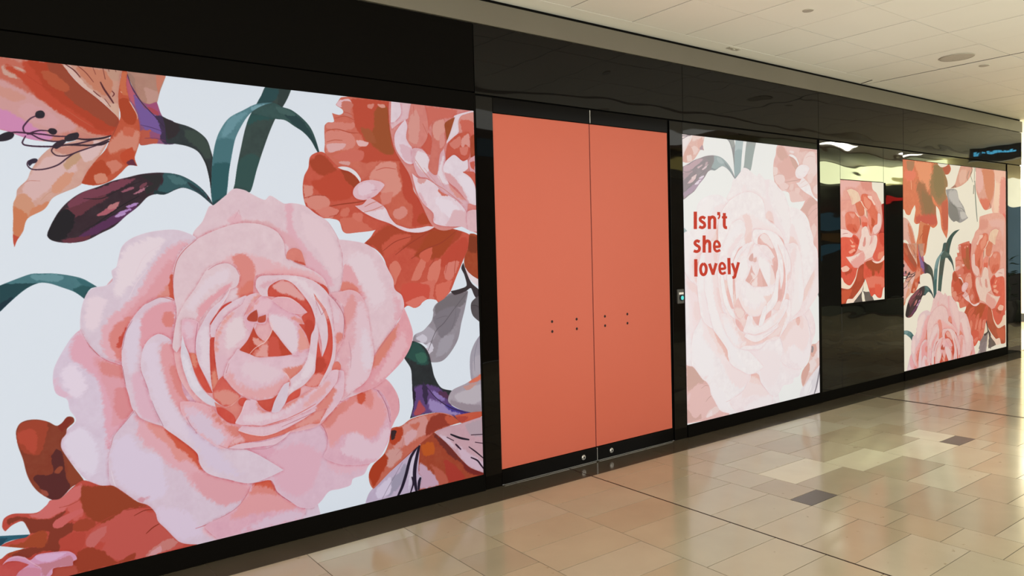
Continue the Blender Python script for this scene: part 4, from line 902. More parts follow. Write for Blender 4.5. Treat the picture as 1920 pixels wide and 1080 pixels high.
ART_C="""F 107 98 92 0 7725 1090 7834 1085 7915 1028 7969 961 7777 945 7751 1044
F 95 86 82 0 7473 964 7565 1020 7699 1095 7716 942
L 74 68 64 32 7762 1231 7743 1155 7712 1087
F 230 167 156 0 7234 2295 7911 2308 7943 2198 8032 2152 8080 2096 8136 2041 8156 1977 8162 1906 8132 1821 8188 1778 8265 1635 8261 1383 7757 1363 7214 1313
B 232 180 176 29 7271 2276 7721 2273 7588 2200 7382 2187 7304 2045
B 221 148 136 30 7694 2272 7924 2274 7950 2184 7827 2174 7720 2205
B 224 164 156 22 7369 2193 7588 2194 7719 2150 7626 2168 7407 2174
F 236 205 182 0 7413 2165 7503 2182 7639 2149 7693 2074 7631 2043 7558 2023 7513 2015 7488 2082
B 232 190 168 18 7431 2115 7534 2097 7519 2029 7456 2048
F 229 160 148 0 7301 2045 7481 2062 7519 2015 7571 1996 7570 1942 7453 1940 7383 1912 7344 1885 7299 1938
B 236 180 172 22 7302 1938 7390 1953 7376 1872 7387 1792 7324 1832
F 224 122 100 0 7383 1912 7453 1941 7583 1935 7650 1888 7678 1806 7638 1744 7578 1710 7475 1731 7399 1768 7381 1832
B 214 100 76 23 7412 1805 7580 1805 7631 1744 7527 1724 7424 1758
B 201 86 62 11 7528 1778 7579 1751 7605 1724 7540 1737
B 232 153 138 15 7453 1927 7582 1915 7529 1873
F 216 119 92 0 7582 2029 7690 2053 7759 1999 7760 1916 7677 1898 7616 1952
F 221 112 88 0 7718 2129 7839 2132 7934 2058 8043 1976 8055 1835 7942 1757 7906 1698 7854 1806 7836 1945 7756 2013 7701 2074
B 232 143 120 23 7758 2123 7906 2044 7877 1973 7770 2027
B 234 154 136 20 7949 2142 8073 2089 8128 2005 8043 1948 7988 2031
B 200 87 58 12 7920 1890 7985 1849 7963 1792 7915 1799
B 232 138 120 23 7836 1945 7903 1890 7908 1778 7860 1806
F 240 205 184 0 7684 2061 7717 2055 7769 2003 7843 1966 7809 1972 7749 2002
F 240 205 184 0 7567 1943 7622 1918 7676 1878 7615 1901
F 240 205 184 0 7764 1979 7798 1971 7824 1872 7781 1913
F 243 204 192 0 7836 2120 7928 2117 7941 2086 8009 2032 7977 2018 7920 2068 7852 2095
L 122 90 68 27 7820 1955 7824 1893
L 154 88 60 30 7669 1888 7684 1847 7688 1799
F 232 138 122 0 7694 1888 7754 1897 7834 1862 7836 1792 7745 1775 7701 1806
B 224 100 78 15 7713 1833 7820 1827 7819 1785 7738 1782
F 229 164 152 0 7983 1736 8040 1821 8071 1948 8129 2034 8158 1921 8124 1778 8038 1708
F 236 201 198 0 8054 1927 8113 1920 8128 1849 8113 1778 8067 1736 7983 1704 7939 1757 7984 1799 8043 1821
F 237 211 204 0 7711 1758 7792 1790 7846 1750 7883 1688 7982 1694 8040 1665 8030 1566 7979 1511 7937 1463 7772 1417 7650 1344 7611 1339 7494 1390 7383 1469 7496 1473 7574 1485 7734 1526 7680 1531 7625 1559 7669 1641 7699 1689
B 230 166 160 28 7482 1412 7613 1470 7733 1516 7772 1432 7650 1344 7571 1341
B 220 148 140 16 7742 1640 7783 1674 7789 1598 7728 1564
B 232 184 180 20 7870 1597 7927 1708 7982 1694 7925 1610
L 208 128 120 16 7870 1583 7912 1638 7910 1687
F 240 208 204 0 7273 1758 7424 1746 7529 1703 7500 1675 7321 1661 7271 1655
L 184 112 112 11 7322 1708 7373 1714 7430 1716
F 224 96 76 0 7271 1655 7500 1671 7529 1697 7578 1696 7659 1641 7631 1566 7574 1505 7496 1473 7380 1469 7449 1413 7552 1342 7264 1311
B 204 74 56 15 7526 1690 7643 1648 7628 1586 7551 1628
B 200 80 60 15 7496 1493 7602 1559 7642 1614 7574 1505
B 240 168 144 8 7463 1653 7537 1618 7511 1605
B 240 168 144 8 7475 1592 7576 1587 7563 1567 7498 1568
B 240 160 140 8 7432 1522 7549 1554 7575 1529 7464 1501
B 232 138 120 10 7618 1723 7684 1709 7643 1675 7578 1696
F 216 90 72 0 7265 1352 7493 1351 7630 1339 7616 1257 7549 1199 7444 1139 7261 1148
B 184 74 52 19 7339 1309 7519 1343 7480 1304 7377 1280
F 240 188 172 0 7290 1357 7391 1376 7457 1345 7422 1319 7314 1315
F 240 218 200 0 7250 1259 7307 1250 7350 1201 7464 1168 7570 1252 7610 1333 7640 1339 7585 1231 7509 1166 7438 1137 7348 1137 7248 1162
F 173 74 50 0 7637 1346 7744 1384 7759 1293 7749 1197 7679 1127 7546 1041 7383 963 7245 965 7248 1148 7374 1131 7470 1140 7569 1218
B 201 88 60 23 7272 1110 7502 1126 7436 1034 7270 977
B 184 80 56 20 7610 1313 7730 1343 7701 1226 7608 1189
F 242 220 204 0 7746 1193 7743 1162 7701 1095 7607 1031 7545 994 7492 956 7370 963 7407 1022 7516 1024 7608 1064 7693 1130
F 236 228 208 0 7705 1089 7738 1051 7774 966 7723 965 7695 1033
F 221 99 80 0 8038 1704 8267 1757 8262 1448 8104 1407 7977 1418 7934 1461 8008 1553 8040 1637
B 232 138 112 21 8063 1495 8177 1514 8147 1429 8048 1432
B 208 76 60 20 8066 1708 8180 1707 8177 1564 8107 1601
F 168 48 40 0 8140 2030 8272 2036 8267 1735 8123 1718 8059 1704 8127 1778 8157 1892
B 192 74 64 16 8154 1849 8212 1885 8209 1743 8123 1736
F 216 88 68 0 7758 1397 7922 1426 7977 1395 8118 1400 8262 1433 8257 1145 8162 1103 8118 1005 8040 1005 7971 1046 7915 1024 7887 1035 7834 1123 7782 1209 7739 1239 7741 1349
B 169 76 46 25 7772 1404 7922 1424 8005 1390 8175 1400 8116 1316 8031 1298 7920 1309 7838 1339
B 169 76 46 12 7920 1316 7975 1300 7960 1237 7919 1245
B 169 76 46 12 8031 1312 8087 1296 8058 1254
B 226 122 102 21 7768 1224 7974 1243 8200 1213 8170 1121 7917 1119 7835 1137
B 224 96 74 21 7973 1151 8113 1145 8097 1032 7998 1037
F 244 214 204 0 7911 1421 8005 1403 8089 1408 8183 1465 8262 1484 8204 1428 8120 1393 8033 1381 7963 1393
F 236 227 207 0 7754 1196 7795 1181 7836 1080 7766 1083 7732 1106"""
ART_E="""F 221 124 90 0 8607 2577 9492 2594 9528 2537 9621 2512 9735 2529 9822 2560 9879 2503 9814 2440 9715 2427 9775 2353 9781 2285 9732 2266 9734 2198 9791 2114 9786 1754 9746 1642 9611 1762 9579 1906 9543 1990 9466 2040 9468 1939 9500 1838 9481 1803 9389 1771 9299 1796 9245 1821 9173 1786 9069 1853 9033 1828 8947 1818 8896 1852 8936 1982 8916 2038 8847 1981 8796 1924 8712 1929 8663 1978 8598 2009
B 236 154 116 38 8890 2553 9328 2568 9342 2320 9232 2184 9145 2288 9041 2325 8991 2429
B 156 122 84 74 9401 2605 9659 2527 9772 2404 9770 2250 9710 2095 9503 2057 9340 2154 9306 2302 9389 2455
B 140 118 80 59 9455 2558 9621 2483 9695 2367 9655 2196 9504 2141 9414 2256 9416 2406
B 165 112 79 63 8989 2323 9163 2289 9250 2193 9376 2155 9466 2006 9427 1905 9122 1902 9038 2106 8970 2226
B 148 112 78 48 9075 2245 9232 2168 9358 2121 9392 1988 9211 1936 9124 2067
B 204 92 76 40 8914 1909 9465 1931 9481 1813 9299 1804 8964 1832
B 234 128 104 27 8670 2422 8871 2439 8973 2388 8835 2318 8685 2336
B 176 128 96 18 8722 2544 8924 2547 8871 2447 8753 2442
B 185 88 63 29 9659 2518 9812 2551 9869 2503 9810 2440 9696 2444
B 200 96 72 36 9615 2076 9787 2097 9782 1754 9649 1762
B 232 132 92 25 9340 2187 9467 2073 9540 2007 9393 2072
L 240 180 152 27 8827 2325 8835 2269 8837 2213
F 160 156 157 0 9731 2239 9925 2260 10043 2241 10101 2138 10241 2036 10302 1948 10367 1900 10239 1859 10118 1836 10018 1858 9939 1849 9804 1925 9796 2080
B 192 188 188 32 9808 2217 10023 2241 10121 2104 10261 1992 10080 2016 9845 2124
B 133 130 128 32 9806 2097 10040 2015 10128 1858 9939 1853 9804 1934
B 200 196 194 21 10119 1972 10261 1974 10342 1900 10179 1885
L 108 106 106 13 9816 2115 9922 2056 10020 2019
L 108 106 106 13 10060 2026 10180 2017 10292 1966
F 223 165 148 0 10187 2570 10517 2578 10495 2488 10369 2384 10204 2317 10043 2281 9847 2261 9984 2318 10065 2434
B 232 184 168 26 10125 2480 10329 2516 10286 2372 10123 2331
B 168 120 104 15 9847 2261 9984 2309 10043 2285
L 112 106 96 23 10458 2566 10495 2515 10452 2450 10514 2363
L 112 106 96 24 10563 2572 10568 2455 10561 2365
L 122 116 106 18 10411 2511 10348 2428 10368 2376
L 90 82 72 48 10699 2492 10690 2456
L 74 68 60 31 10597 2555 10601 2506
L 117 112 102 69 10548 2328 10534 2211
L 132 138 132 60 10578 2383 10589 2222 10617 2024 10650 1852
F 224 162 148 0 10623 2592 10972 2592 11186 2584 11224 2389 11199 2239 11106 2050 11011 2021 10882 2011 10769 2081 10662 2188 10603 2294 10611 2457
B 216 134 104 39 10795 2565 11163 2573 11196 2369 11149 2200 11035 2114 10924 2231 10859 2394
B 222 118 96 34 10704 2152 10968 2158 11080 2105 10966 2013 10834 2025
B 234 180 176 33 10622 2547 10795 2519 10837 2329 10705 2225 10620 2322
L 122 80 64 34 11048 2105 11084 2036
F 241 192 176 0 11179 2583 11669 2598 11660 1345 10699 1643 10723 1825 10832 1848 11055 1863 11192 1920 11106 2041 11206 2239 11242 2390
B 232 150 140 49 11405 2415 11619 2442 11615 1780 11377 1865
B 245 208 188 47 11196 2369 11381 2376 11332 2016 11192 1958
B 232 120 112 30 11472 1961 11592 1962 11591 1866 11472 1875
B 244 200 192 41 10854 1862 11238 1921 11283 1770 10964 1770
F 226 176 164 0 8596 1880 8728 1873 8852 1769 8930 1615 8993 1475 8790 1576 8691 1633 8592 1634
B 216 132 104 24 8744 1833 8827 1769 8910 1615 8976 1476 8824 1592
L 184 96 72 19 8742 1721 8791 1640
F 216 132 95 0 9042 1842 9174 1826 9317 1802 9243 1653 9169 1455 8993 1443 8940 1558 8997 1696
B 200 96 62 25 9138 1802 9308 1794 9206 1570 9151 1472 9100 1613
L 168 72 48 19 9119 1711 9066 1671 9031 1630
F 55 80 76 0 10121 1752 9957 1727 9800 1648 9703 1538 9626 1420 9788 1416 9841 1535 9917 1647 10016 1707
F 232 138 122 0 10722 1768 10965 1842 11237 1824 11664 1864 11658 1149 10439 1194 10431 1463 10475 1588 10549 1660
B 226 104 90 47 10656 1623 10963 1647 10985 1545 10872 1381 10695 1257 10589 1370
B 240 184 170 44 11053 1656 11236 1711 11566 1700 11563 1383 11187 1392 11030 1582
B 234 168 160 34 10464 1588 10635 1677 10699 1604 10633 1523 10484 1462"""
ART_T="""P 200 64 46 0 4953 1910 4950 1763 4993 1763 4997 1911
P 200 64 46 0 5115 1864 5107 1867 5098 1870 5089 1874 5075 1877 5062 1876 5050 1874 5038 1870 5028 1865 5021 1858 5018 1850 5018 1842 5020 1834 5027 1827 5036 1822 5043 1818 5049 1815 5058 1812 5066 1808 5072 1805 5075 1804 5076 1801 5077 1798 5076 1794 5076 1793 5074 1791 5070 1789 5065 1787 5061 1787 5057 1787 5049 1789 5039 1792 5028 1794 5014 1771 5024 1769 5035 1766 5048 1763 5064 1762 5078 1765 5091 1769 5102 1774 5110 1782 5114 1791 5115 1799 5112 1808 5108 1816 5099 1824 5088 1829 5080 1832 5073 1836 5066 1838 5060 1841 5056 1843 5056 1844 5055 1845 5056 1847 5057 1849 5057 1850 5057 1850 5062 1851 5067 1852 5070 1852 5072 1852 5078 1850 5086 1846 5093 1843
P 200 64 46 0 5138 1875 5136 1763 5177 1763 5180 1875
P 200 64 46 0 5176 1832 5181 1838 5185 1844 5189 1849 5192 1851 5196 1852 5200 1854 5204 1854 5204 1854 5204 1854 5207 1853 5210 1851 5212 1848 5213 1846 5213 1842 5213 1836 5212 1830 5213 1816 5212 1799 5211 1781 5211 1763 5252 1763 5252 1780 5252 1799 5253 1816 5253 1830 5253 1837 5254 1843 5253 1850 5250 1859 5243 1866 5235 1872 5225 1877 5212 1880 5198 1880 5186 1878 5175 1874 5165 1869 5156 1863 5150 1856 5145 1850 5141 1845
P 200 64 46 0 5268 1911 5267 1883 5308 1884 5308 1911
P 200 64 46 0 5290 1888 5289 1882 5288 1876 5287 1871 5285 1868 5283 1866 5279 1863 5275 1860 5270 1857 5286 1847 5291 1851 5295 1854 5300 1858 5305 1863 5308 1869 5310 1875 5311 1881 5312 1886
P 200 64 46 0 5345 1903 5345 1895 5345 1887 5345 1878 5344 1870 5344 1853 5343 1832 5342 1812 5343 1795 5344 1788 5347 1781 5352 1774 5360 1767 5375 1763 5387 1762 5395 1762 5402 1762 5402 1788 5394 1788 5387 1788 5385 1788 5387 1787 5388 1787 5387 1790 5385 1793 5384 1797 5384 1812 5385 1833 5385 1853 5386 1870 5387 1879 5387 1887 5387 1895 5387 1904
P 200 64 46 0 5331 1855 5404 1856 5405 1876 5331 1876
P 200 64 46 0 5033 1665 5025 1668 5016 1670 5005 1673 4992 1675 4979 1673 4968 1670 4959 1666 4952 1660 4947 1653 4944 1646 4945 1638 4949 1630 4956 1624 4965 1619 4973 1615 4980 1612 4988 1609 4995 1606 5000 1604 5001 1603 5002 1600 5002 1596 5001 1592 5001 1590 4998 1588 4993 1586 4987 1584 4982 1583 4979 1584 4972 1585 4963 1588 4953 1590 4939 1568 4948 1565 4959 1563 4971 1560 4986 1559 5000 1561 5013 1565 5024 1570 5033 1577 5038 1587 5040 1596 5039 1605 5034 1614 5026 1621 5016 1626 5008 1629 5002 1632 4994 1636 4987 1639 4983 1641 4982 1642 4982 1642 4982 1644 4982 1646 4983 1647 4984 1648 4987 1649 4990 1650 4992 1650 4994 1650 5000 1648 5008 1645 5017 1643
P 200 64 46 0 5065 1708 5061 1561 5102 1560 5106 1708
P 200 64 46 0 5101 1624 5106 1629 5111 1635 5114 1640 5118 1643 5122 1645 5126 1647 5130 1648 5130 1648 5130 1648 5132 1646 5135 1644 5137 1642 5138 1640 5139 1635 5139 1630 5139 1624 5139 1611 5138 1594 5138 1576 5137 1559 5177 1559 5178 1576 5179 1594 5179 1610 5179 1624 5179 1630 5179 1637 5178 1644 5174 1652 5168 1659 5160 1665 5150 1670 5136 1673 5122 1673 5110 1670 5099 1666 5090 1661 5082 1655 5075 1647 5071 1641 5066 1635
P 200 64 46 0 5224 1597 5244 1597 5266 1597 5286 1598 5305 1601 5313 1614 5310 1625 5306 1635 5300 1644 5293 1652 5284 1658 5273 1664 5259 1667 5245 1666 5232 1663 5222 1658 5214 1651 5208 1642 5205 1633 5203 1623 5202 1615 5202 1606 5204 1597 5207 1587 5211 1579 5218 1572 5227 1566 5239 1561 5254 1558 5269 1559 5283 1562 5296 1566 5308 1569 5294 1589 5282 1586 5270 1583 5261 1580 5256 1580 5253 1580 5249 1582 5245 1585 5242 1588 5239 1593 5237 1599 5236 1607 5236 1614 5237 1622 5238 1629 5240 1636 5242 1640 5245 1642 5250 1644 5254 1646 5254 1646 5255 1645 5260 1642 5266 1638 5270 1635 5273 1629 5277 1621 5278 1614 5283 1618 5282 1620 5265 1619 5243 1619 5222 1618
P 200 64 46 0 4948 1507 4947 1360 4989 1358 4991 1507
P 200 64 46 0 5065 1452 5070 1452 5073 1450 5077 1447 5081 1441 5085 1434 5087 1425 5088 1416 5087 1408 5084 1399 5080 1392 5076 1387 5071 1384 5068 1383 5068 1383 5067 1383 5064 1384 5060 1388 5056 1393 5053 1400 5050 1409 5049 1418 5050 1426 5053 1435 5057 1442 5062 1447 5066 1450 5069 1452 5074 1452 5066 1476 5054 1474 5041 1469 5030 1461 5022 1453 5017 1442 5013 1431 5012 1419 5013 1407 5016 1396 5020 1385 5028 1375 5038 1367 5051 1361 5067 1358 5083 1360 5097 1365 5107 1372 5115 1381 5121 1392 5125 1403 5126 1415 5125 1427 5123 1439 5117 1450 5110 1459 5100 1468 5086 1474 5074 1476
P 200 64 46 0 5131 1460 5177 1369 5214 1376 5168 1467
P 200 64 46 0 5223 1470 5179 1376 5216 1368 5261 1461
P 200 64 46 0 5179 1365 5217 1364 5218 1386 5180 1387
P 200 64 46 0 5292 1402 5312 1402 5335 1402 5356 1404 5375 1408 5382 1421 5380 1431 5375 1442 5370 1451 5362 1459 5353 1465 5342 1470 5328 1474 5313 1473 5301 1470 5291 1465 5283 1458 5277 1449 5273 1439 5272 1429 5271 1419 5271 1409 5273 1399 5277 1389 5282 1380 5289 1373 5299 1367 5311 1362 5325 1359 5341 1360 5355 1363 5367 1366 5379 1370 5365 1390 5353 1387 5341 1383 5332 1381 5327 1381 5324 1382 5321 1383 5316 1386 5313 1390 5310 1395 5307 1402 5305 1410 5305 1418 5306 1426 5307 1435 5310 1442 5313 1447 5316 1449 5320 1451 5323 1452 5323 1453 5325 1452 5330 1450 5335 1446 5339 1442 5343 1436 5347 1427 5348 1421 5352 1424 5350 1425 5332 1424 5310 1424 5288 1423
P 200 64 46 0 5398 1506 5402 1361 5445 1360 5442 1506
P 200 64 46 0 5447 1455 5495 1366 5533 1372 5484 1462
P 200 64 46 0 5540 1468 5528 1441 5514 1412 5502 1387 5492 1366 5489 1358 5486 1350 5484 1345 5482 1343 5483 1343 5479 1343 5471 1342 5462 1342 5469 1317 5476 1318 5486 1318 5499 1320 5513 1326 5521 1335 5525 1343 5528 1352 5530 1358 5540 1378 5552 1404 5566 1433 5579 1460"""

def load(txt):
    ops = []
    for l in txt.split('\n'):
        t = l.split()
        if t[0] == 'G': ops.append(('G', t[1], 0, [])); continue
        v = [int(q) for q in t[1:]]
        ops.append((t[0], (v[0]/255, v[1]/255, v[2]/255), v[3]/2000, [q/1000 for q in v[4:]]))
    return ops
A_, C_, E_, T_ = load(ART_A), load(ART_C), load(ART_E), load(ART_T)
ID = np.array([[1, 0, 0], [0, 1, 0.]])
A2 = np.array([[1.1851, -.0038, 4.2784], [-.0153, 1.1679, .0131]])      # the same artwork, enlarged, on the pale panel
A4 = np.array([[.9728, -.0459, 8.4506], [-.0131, 1.0141, -.9929]])      # and again on the far panel
C4 = np.array([[-1.2221, -.0059, 20.4191], [-.0009, 1.2958, -1.0624]])  # the mirrored flower on the far panel
def artwork(name, x0, x1, z0, z1, ppm, bg, layers):
    W, H = int((x1-x0)*ppm), int((z1-z0)*ppm)
    img = np.zeros((H, W, 3), np.float32) + np.array(bg, np.float32)
    for ops, A, mixc, omit in layers:
        S = np.array([[ppm, 0, -x0*ppm], [0, -ppm, z1*ppm]])
        L = S[:, :2] @ A[:, :2]; t = S[:, :2] @ A[:, 2] + S[:, 2]
        paint(img, ops, np.c_[L, t], ppm*abs(A[0, 0]), 205.0/ppm/abs(A[0, 0]), mixc, omit)
    im = bpy.data.images.new(name, W, H)
    px = np.ones((H, W, 4), np.float32); px[..., :3] = np.clip(img[::-1], 0, 1)
    im.pixels.foreach_set(px.ravel()); im.update(); im.pack()
    return im
def print_material(name, im, es, diffuse=.55, tint=(1, 1, 1)):
    """back-lit film: the print glows evenly and also takes the room's light"""
    m = bpy.data.materials.new(name); m.use_nodes = True; b = m.node_tree.nodes['Principled BSDF']
    t = nd(m, 'ShaderNodeTexImage'); t.image = im; t.extension = 'EXTEND'; t.interpolation = 'Linear'
    mx = nd(m, 'ShaderNodeMix', data_type='RGBA', blend_type='MULTIPLY'); mx.inputs[0].default_value = 1; mx.inputs[7].default_value = (diffuse, diffuse, diffuse, 1)
    me = nd(m, 'ShaderNodeMix', data_type='RGBA', blend_type='MULTIPLY'); me.inputs[0].default_value = 1; me.inputs[7].default_value = (*tint, 1)
    ln(m, t.outputs[0], mx.inputs[6]); ln(m, t.outputs[0], me.inputs[6]); ln(m, mx.outputs[2], b.inputs['Base Color']); ln(m, me.outputs[2], b.inputs['Emission Color'])
    b.inputs['Emission Strength'].default_value = es; b.inputs['Roughness'].default_value = .5; b.inputs['Specular IOR Level'].default_value = .08
    return m
def mural(label, x0, x1, z0, z1, im, es, diffuse, tint, fr):
    """a light box: black metal frame, dark reveal, printed film"""
    t = thing('mural_panel', label, 'wall mural', ((x0+x1)/2, 0, z0))
    l = Vector(t.location)
    me = bpy.data.meshes.new('printed_film')
    y = -.016
    vs_ = [Vector(p)-l for p in ((x0,y,z0),(x1,y,z0),(x1,y,z1),(x0,y,z1),(x0,-.002,z0),(x1,-.002,z0),(x1,-.002,z1),(x0,-.002,z1))]
    me.from_pydata(vs_, [], [(0,1,2,3),(5,4,7,6),(1,0,4,5),(3,2,6,7),(0,3,7,4),(2,1,5,6)])
    uv = me.uv_layers.new(name='UVMap')
    for p in me.polygons:
        for li in p.loop_indices:
            v = me.vertices[me.loops[li].vertex_index].co + l; uv.data[li].uv = ((v.x-x0)/(x1-x0), (v.z-z0)/(z1-z0))
    me.materials.append(print_material('print_'+im.name, im, es, diffuse, tint))
    o = bpy.data.objects.new('printed_film', me); C.objects.link(o); o.parent = t
    a, b_, c, d = fr          # frame widths: left, right, bottom, top
    bm = bmesh.new(); f0, f1 = -.022, -.002
    if a: box(bm, x0-a, x0-.0005, f0, f1, z0-c, z1+d)
    if b_: box(bm, x1+.0005, x1+b_, f0, f1, z0-c, z1+d)
    if c: box(bm, x0, x1, f0, f1, z0-c, z0-.0005)
    if d: box(bm, x0, x1, f0, f1, z1+.0005, z1+d)
    part('frame', bm, M['matte_black'], t, bevel=.001)
    return t

# ------------------------------------------------------------------ the shop wall
X_END = 12.145
wall = struct(bx('wall_front', (-4.6, X_END-.02, .004, .30, 0, 3.28), M['gap']))
def panel(x0, x1, z0, z1, m, y=-.014, name='wall_panel', g=.0022):
    return bx(name, (x0+g, x1-g, y, .004, z0+g, z1-g), m, wall, .0008)
# fascia boards
panel(-4.6, -.55, 2.672, 3.125, M['matte_black'], -.020, 'fascia_panel')
panel(-.55, 2.745, 2.672, 3.125, M['matte_black'], -.020, 'fascia_panel')
for a, b in ((2.745, 4.83), (4.83, 6.88), (6.88, 8.64), (8.64, X_END)): panel(a, b, 2.662, 3.125, M['gloss_flat'], -.022, 'fascia_panel')
# piers and glossy panels
panel(2.752, 2.893, .0, 2.655, M['gloss_pier'], -.014, 'pier_panel')
panel(4.668, 4.829, .0, 2.655, M['gloss_pier'], -.014, 'pier_panel')
panel(6.905, 7.292, .10, 2.655, M['gloss'], -.014)
panel(7.292, 8.19, 2.275, 2.655, M['gloss'], -.014)
panel(8.19, 8.640, .98, 2.655, M['gloss'], -.014)
panel(7.292, 8.640, .10, .975, M['gloss'], -.014)
panel(11.650, X_END, .0, 2.655, M['gloss'], -.014, 'pier_panel')
panel(4.829, 6.862, 2.556, 2.655, M['gloss_flat'], -.014, 'header_panel')
panel(8.640, 11.600, 2.560, 2.655, M['gloss_flat'], -.014, 'header_panel')
bx('kick_plate', (6.905, 8.640, -.010, .004, .001, .098), M['matte_black'], wall, .001)
bx('end_return', (X_END-.02, X_END, -.001, .30, 0, 3.125), M['matte_black'], wall)
# taupe band under the ceiling with its dark shadow gap
trim = struct(bx('trim_1', (-4.6, X_END-.01, -.030, .004, 3.129, 3.281), M['taupe']))
bx('end_cap', (X_END-.01, X_END, -.031, .30, 3.129, 3.281), M['taupe'], trim)
struct(bx('trim_2', (-4.6, X_END-.012, -.004, .30, 3.281, 3.325), M['gap']))

# ------------------------------------------------------------------ murals
WHITE = (.915, .935, .955)
im1 = artwork('rose_mural', -1.2, 2.735, .112, 2.548, 430, WHITE, [(A_, ID, None, ())])
mural('largest backlit floral mural with the big pink rose, left of the coral doors', -1.2, 2.735, .112, 2.548, im1, .555, .24, (.955, 1.0, 1.10), (.05, .012, .110, .118))
FADE = (np.array([.968, .952, .94], np.float32), .73)
im2 = artwork('pale_rose_mural', 4.829, 6.858, .110, 2.553, 470, (.95, .948, .935), [(A_, A2, FADE, ()), (T_, ID, None, ())])
mural('faded pink rose mural with red words, right of the coral doors', 4.829, 6.858, .110, 2.553, im2, .63, .28, (.99, .995, 1.05), (0, .040, .108, 0))
CREAM_BG = (.95, .925, .875)
im3 = artwork('carnation_mural', 7.293, 8.189, .979, 2.270, 620, (.93, .91, .86), [(C_, ID, None, ())])
mural('small upright mural of one red flower set in glossy black panels', 7.293, 8.189, .979, 2.270, im3, .62, .36, (1, .98, .95), (0, .035, .030, 0))
warm = (np.array([.97, .76, .66], np.float32), .14)
im4 = artwork('garden_mural', 8.640, 11.592, .114, 2.556, 420, CREAM_BG, [(E_, ID, None, ()), (C_, C4, warm, ()), (A_, A4, warm, ('rc', 'br', 'll', 'lf'))])
mural('farthest mural of mixed flowers on cream, at the right end of the wall', 8.640, 11.592, .114, 2.556, im4, .60, .34, (1, .97, .92), (0, .052, .112, 0))

# ------------------------------------------------------------------ the pair of coral doors
def door(n, x0, x1, inner, hx, bolt):
    d = bx('door_%d' % n, (x0, x1, -.008, .004, .112, 2.550), M['coral'], None, .0015); d['kind'] = 'structure'
    bx('top_rail', (x0+.0015, x1-.0015, -.014, .004, 2.553, 2.655), M['gloss_door'], d, .001)
    bx('bottom_rail', (x0+.0015, x1-.0015, -.014, .004, .009, .109), M['gloss_door'], d, .001)
    o = bx('threshold_seal', (x0+.02, x1-.002, -.0145, .004, .004, .0065), M['steel'], d)
    for x in hx:
        for z in (1.097, 1.025):
            bm = bmesh.new(); cyl(bm, (x, -.0086, z), 'y', .0105, .004, 16); obj('handle_hole', bm, M['hole'], d)
    bm = bmesh.new(); cyl(bm, (bolt, -.014, .058), 'y', .019, -.006, 24); cyl(bm, (bolt, -.020, .058), 'y', .0165, -.004, 24, .013); lk = obj('floor_lock', bm, M['steel'], d)
    bm = bmesh.new(); cyl(bm, (bolt+.002, -.0245, .058), 'y', .006, -.001, 12); box(bm, bolt, bolt+.004, -.0258, -.0242, .046, .052); k = obj('keyhole', bm, M['gap'], lk)
    return d
d1 = door(1, 2.893, 3.7770, 1, (3.374, 3.611), 3.640)
d2 = door(2, 3.7858, 4.6440, -1, (3.9005, 4.143), 3.930)
for z0, z1 in ((2.556, 2.652), (.012, .106)):
    bx('edge_strip', (3.7795, 3.7835, -.018, .0, z0, z1), M['steel'], d2)
bx('meeting_seam', (3.7772, 3.7856, -.005, .003, .112, 2.55), M['seam'], d1)
# ------------------------------------------------------------------ access reader on the pier
t = thing('card_reader', 'small black access reader with white label and glowing cyan button on the pier', 'card reader', (4.755, -.014, 1.14))
pbx('body', (4.716, 4.794, -.032, -.0145, 1.143, 1.262), M['reader'], t, .003)
pbx('label_strip', (4.730, 4.786, -.0335, -.0318, 1.219, 1.236), M['white_label'], t)
bm = bmesh.new(); cyl(bm, (4.760, -.032, 1.190), 'y', .0255, -.004, 24); ring = part('button', bm, M['reader_ring'], t)
bm = bmesh.new(); cyl(bm, (4.766, -.0362, 1.190), 'y', .0175, -.0015, 20)
lt = obj('indicator', bm, M['reader_light']);
for v in lt.data.vertices: v.co -= Vector(t.location)
lt.parent = ring

# ------------------------------------------------------------------ floor
def proj(x, y, z):
    p = Vector((x, y, z)) - CAM; d = p.dot(fwd)
    if d < .05: return None
    return 960+F_PX*p.dot(right)/d, CY_PX+F_PX*p.dot(down)/d
def in_frame(x0, x1, y0, y1, z, pad=0):
    n = 6
    for i in range(n+1):
        for j in range(n+1):
            q = proj(x0+(x1-x0)*i/n, y0+(y1-y0)*j/n, z)
            if q and -pad <= q[0] <= 1920+pad and -pad <= q[1] <= 1080+pad: return True
    return False
floor = struct(bx('floor', (-4.6, 16.5, -4.6, .004, -.20, -.0022), M['grout']))
bx('side_hall_floor', (X_END, 16.5, .004, 6, -.20, -.001), M['tiles'][1], floor)
U = .148
cols = [(-.55,.2,1),(.2,.8,0),(.8,1.41,0),(1.41,2.0,1),(2.0,2.31,0),(2.31,2.91,1),(2.91,3.497,0),
        (3.503,4.1,1),(4.1,4.4,0),(4.4,5.0,1),(5.0,5.58,0),(5.58,6.18,1),(6.18,6.48,0),(6.48,7.06,1),(7.06,7.545,0)]
for k in range(1, 3):
    o_ = 4.055*k
    cols += [(a+o_+(.012 if a == 3.503 else 0), b+o_, p) for a, b, p in cols[7:15]]
cols += [(-.55-.6*(i+1), -.55-.6*i-(.006 if i == 0 else 0), i % 2) for i in range(6)]
GAP = .0022
pale = {(4.4,5),(5.0,6),(5.58,7),(6.18,6)}; tanned = {(4.4,7),(5.0,8),(5.58,9)}
rest = {}
mesh_cache = {}
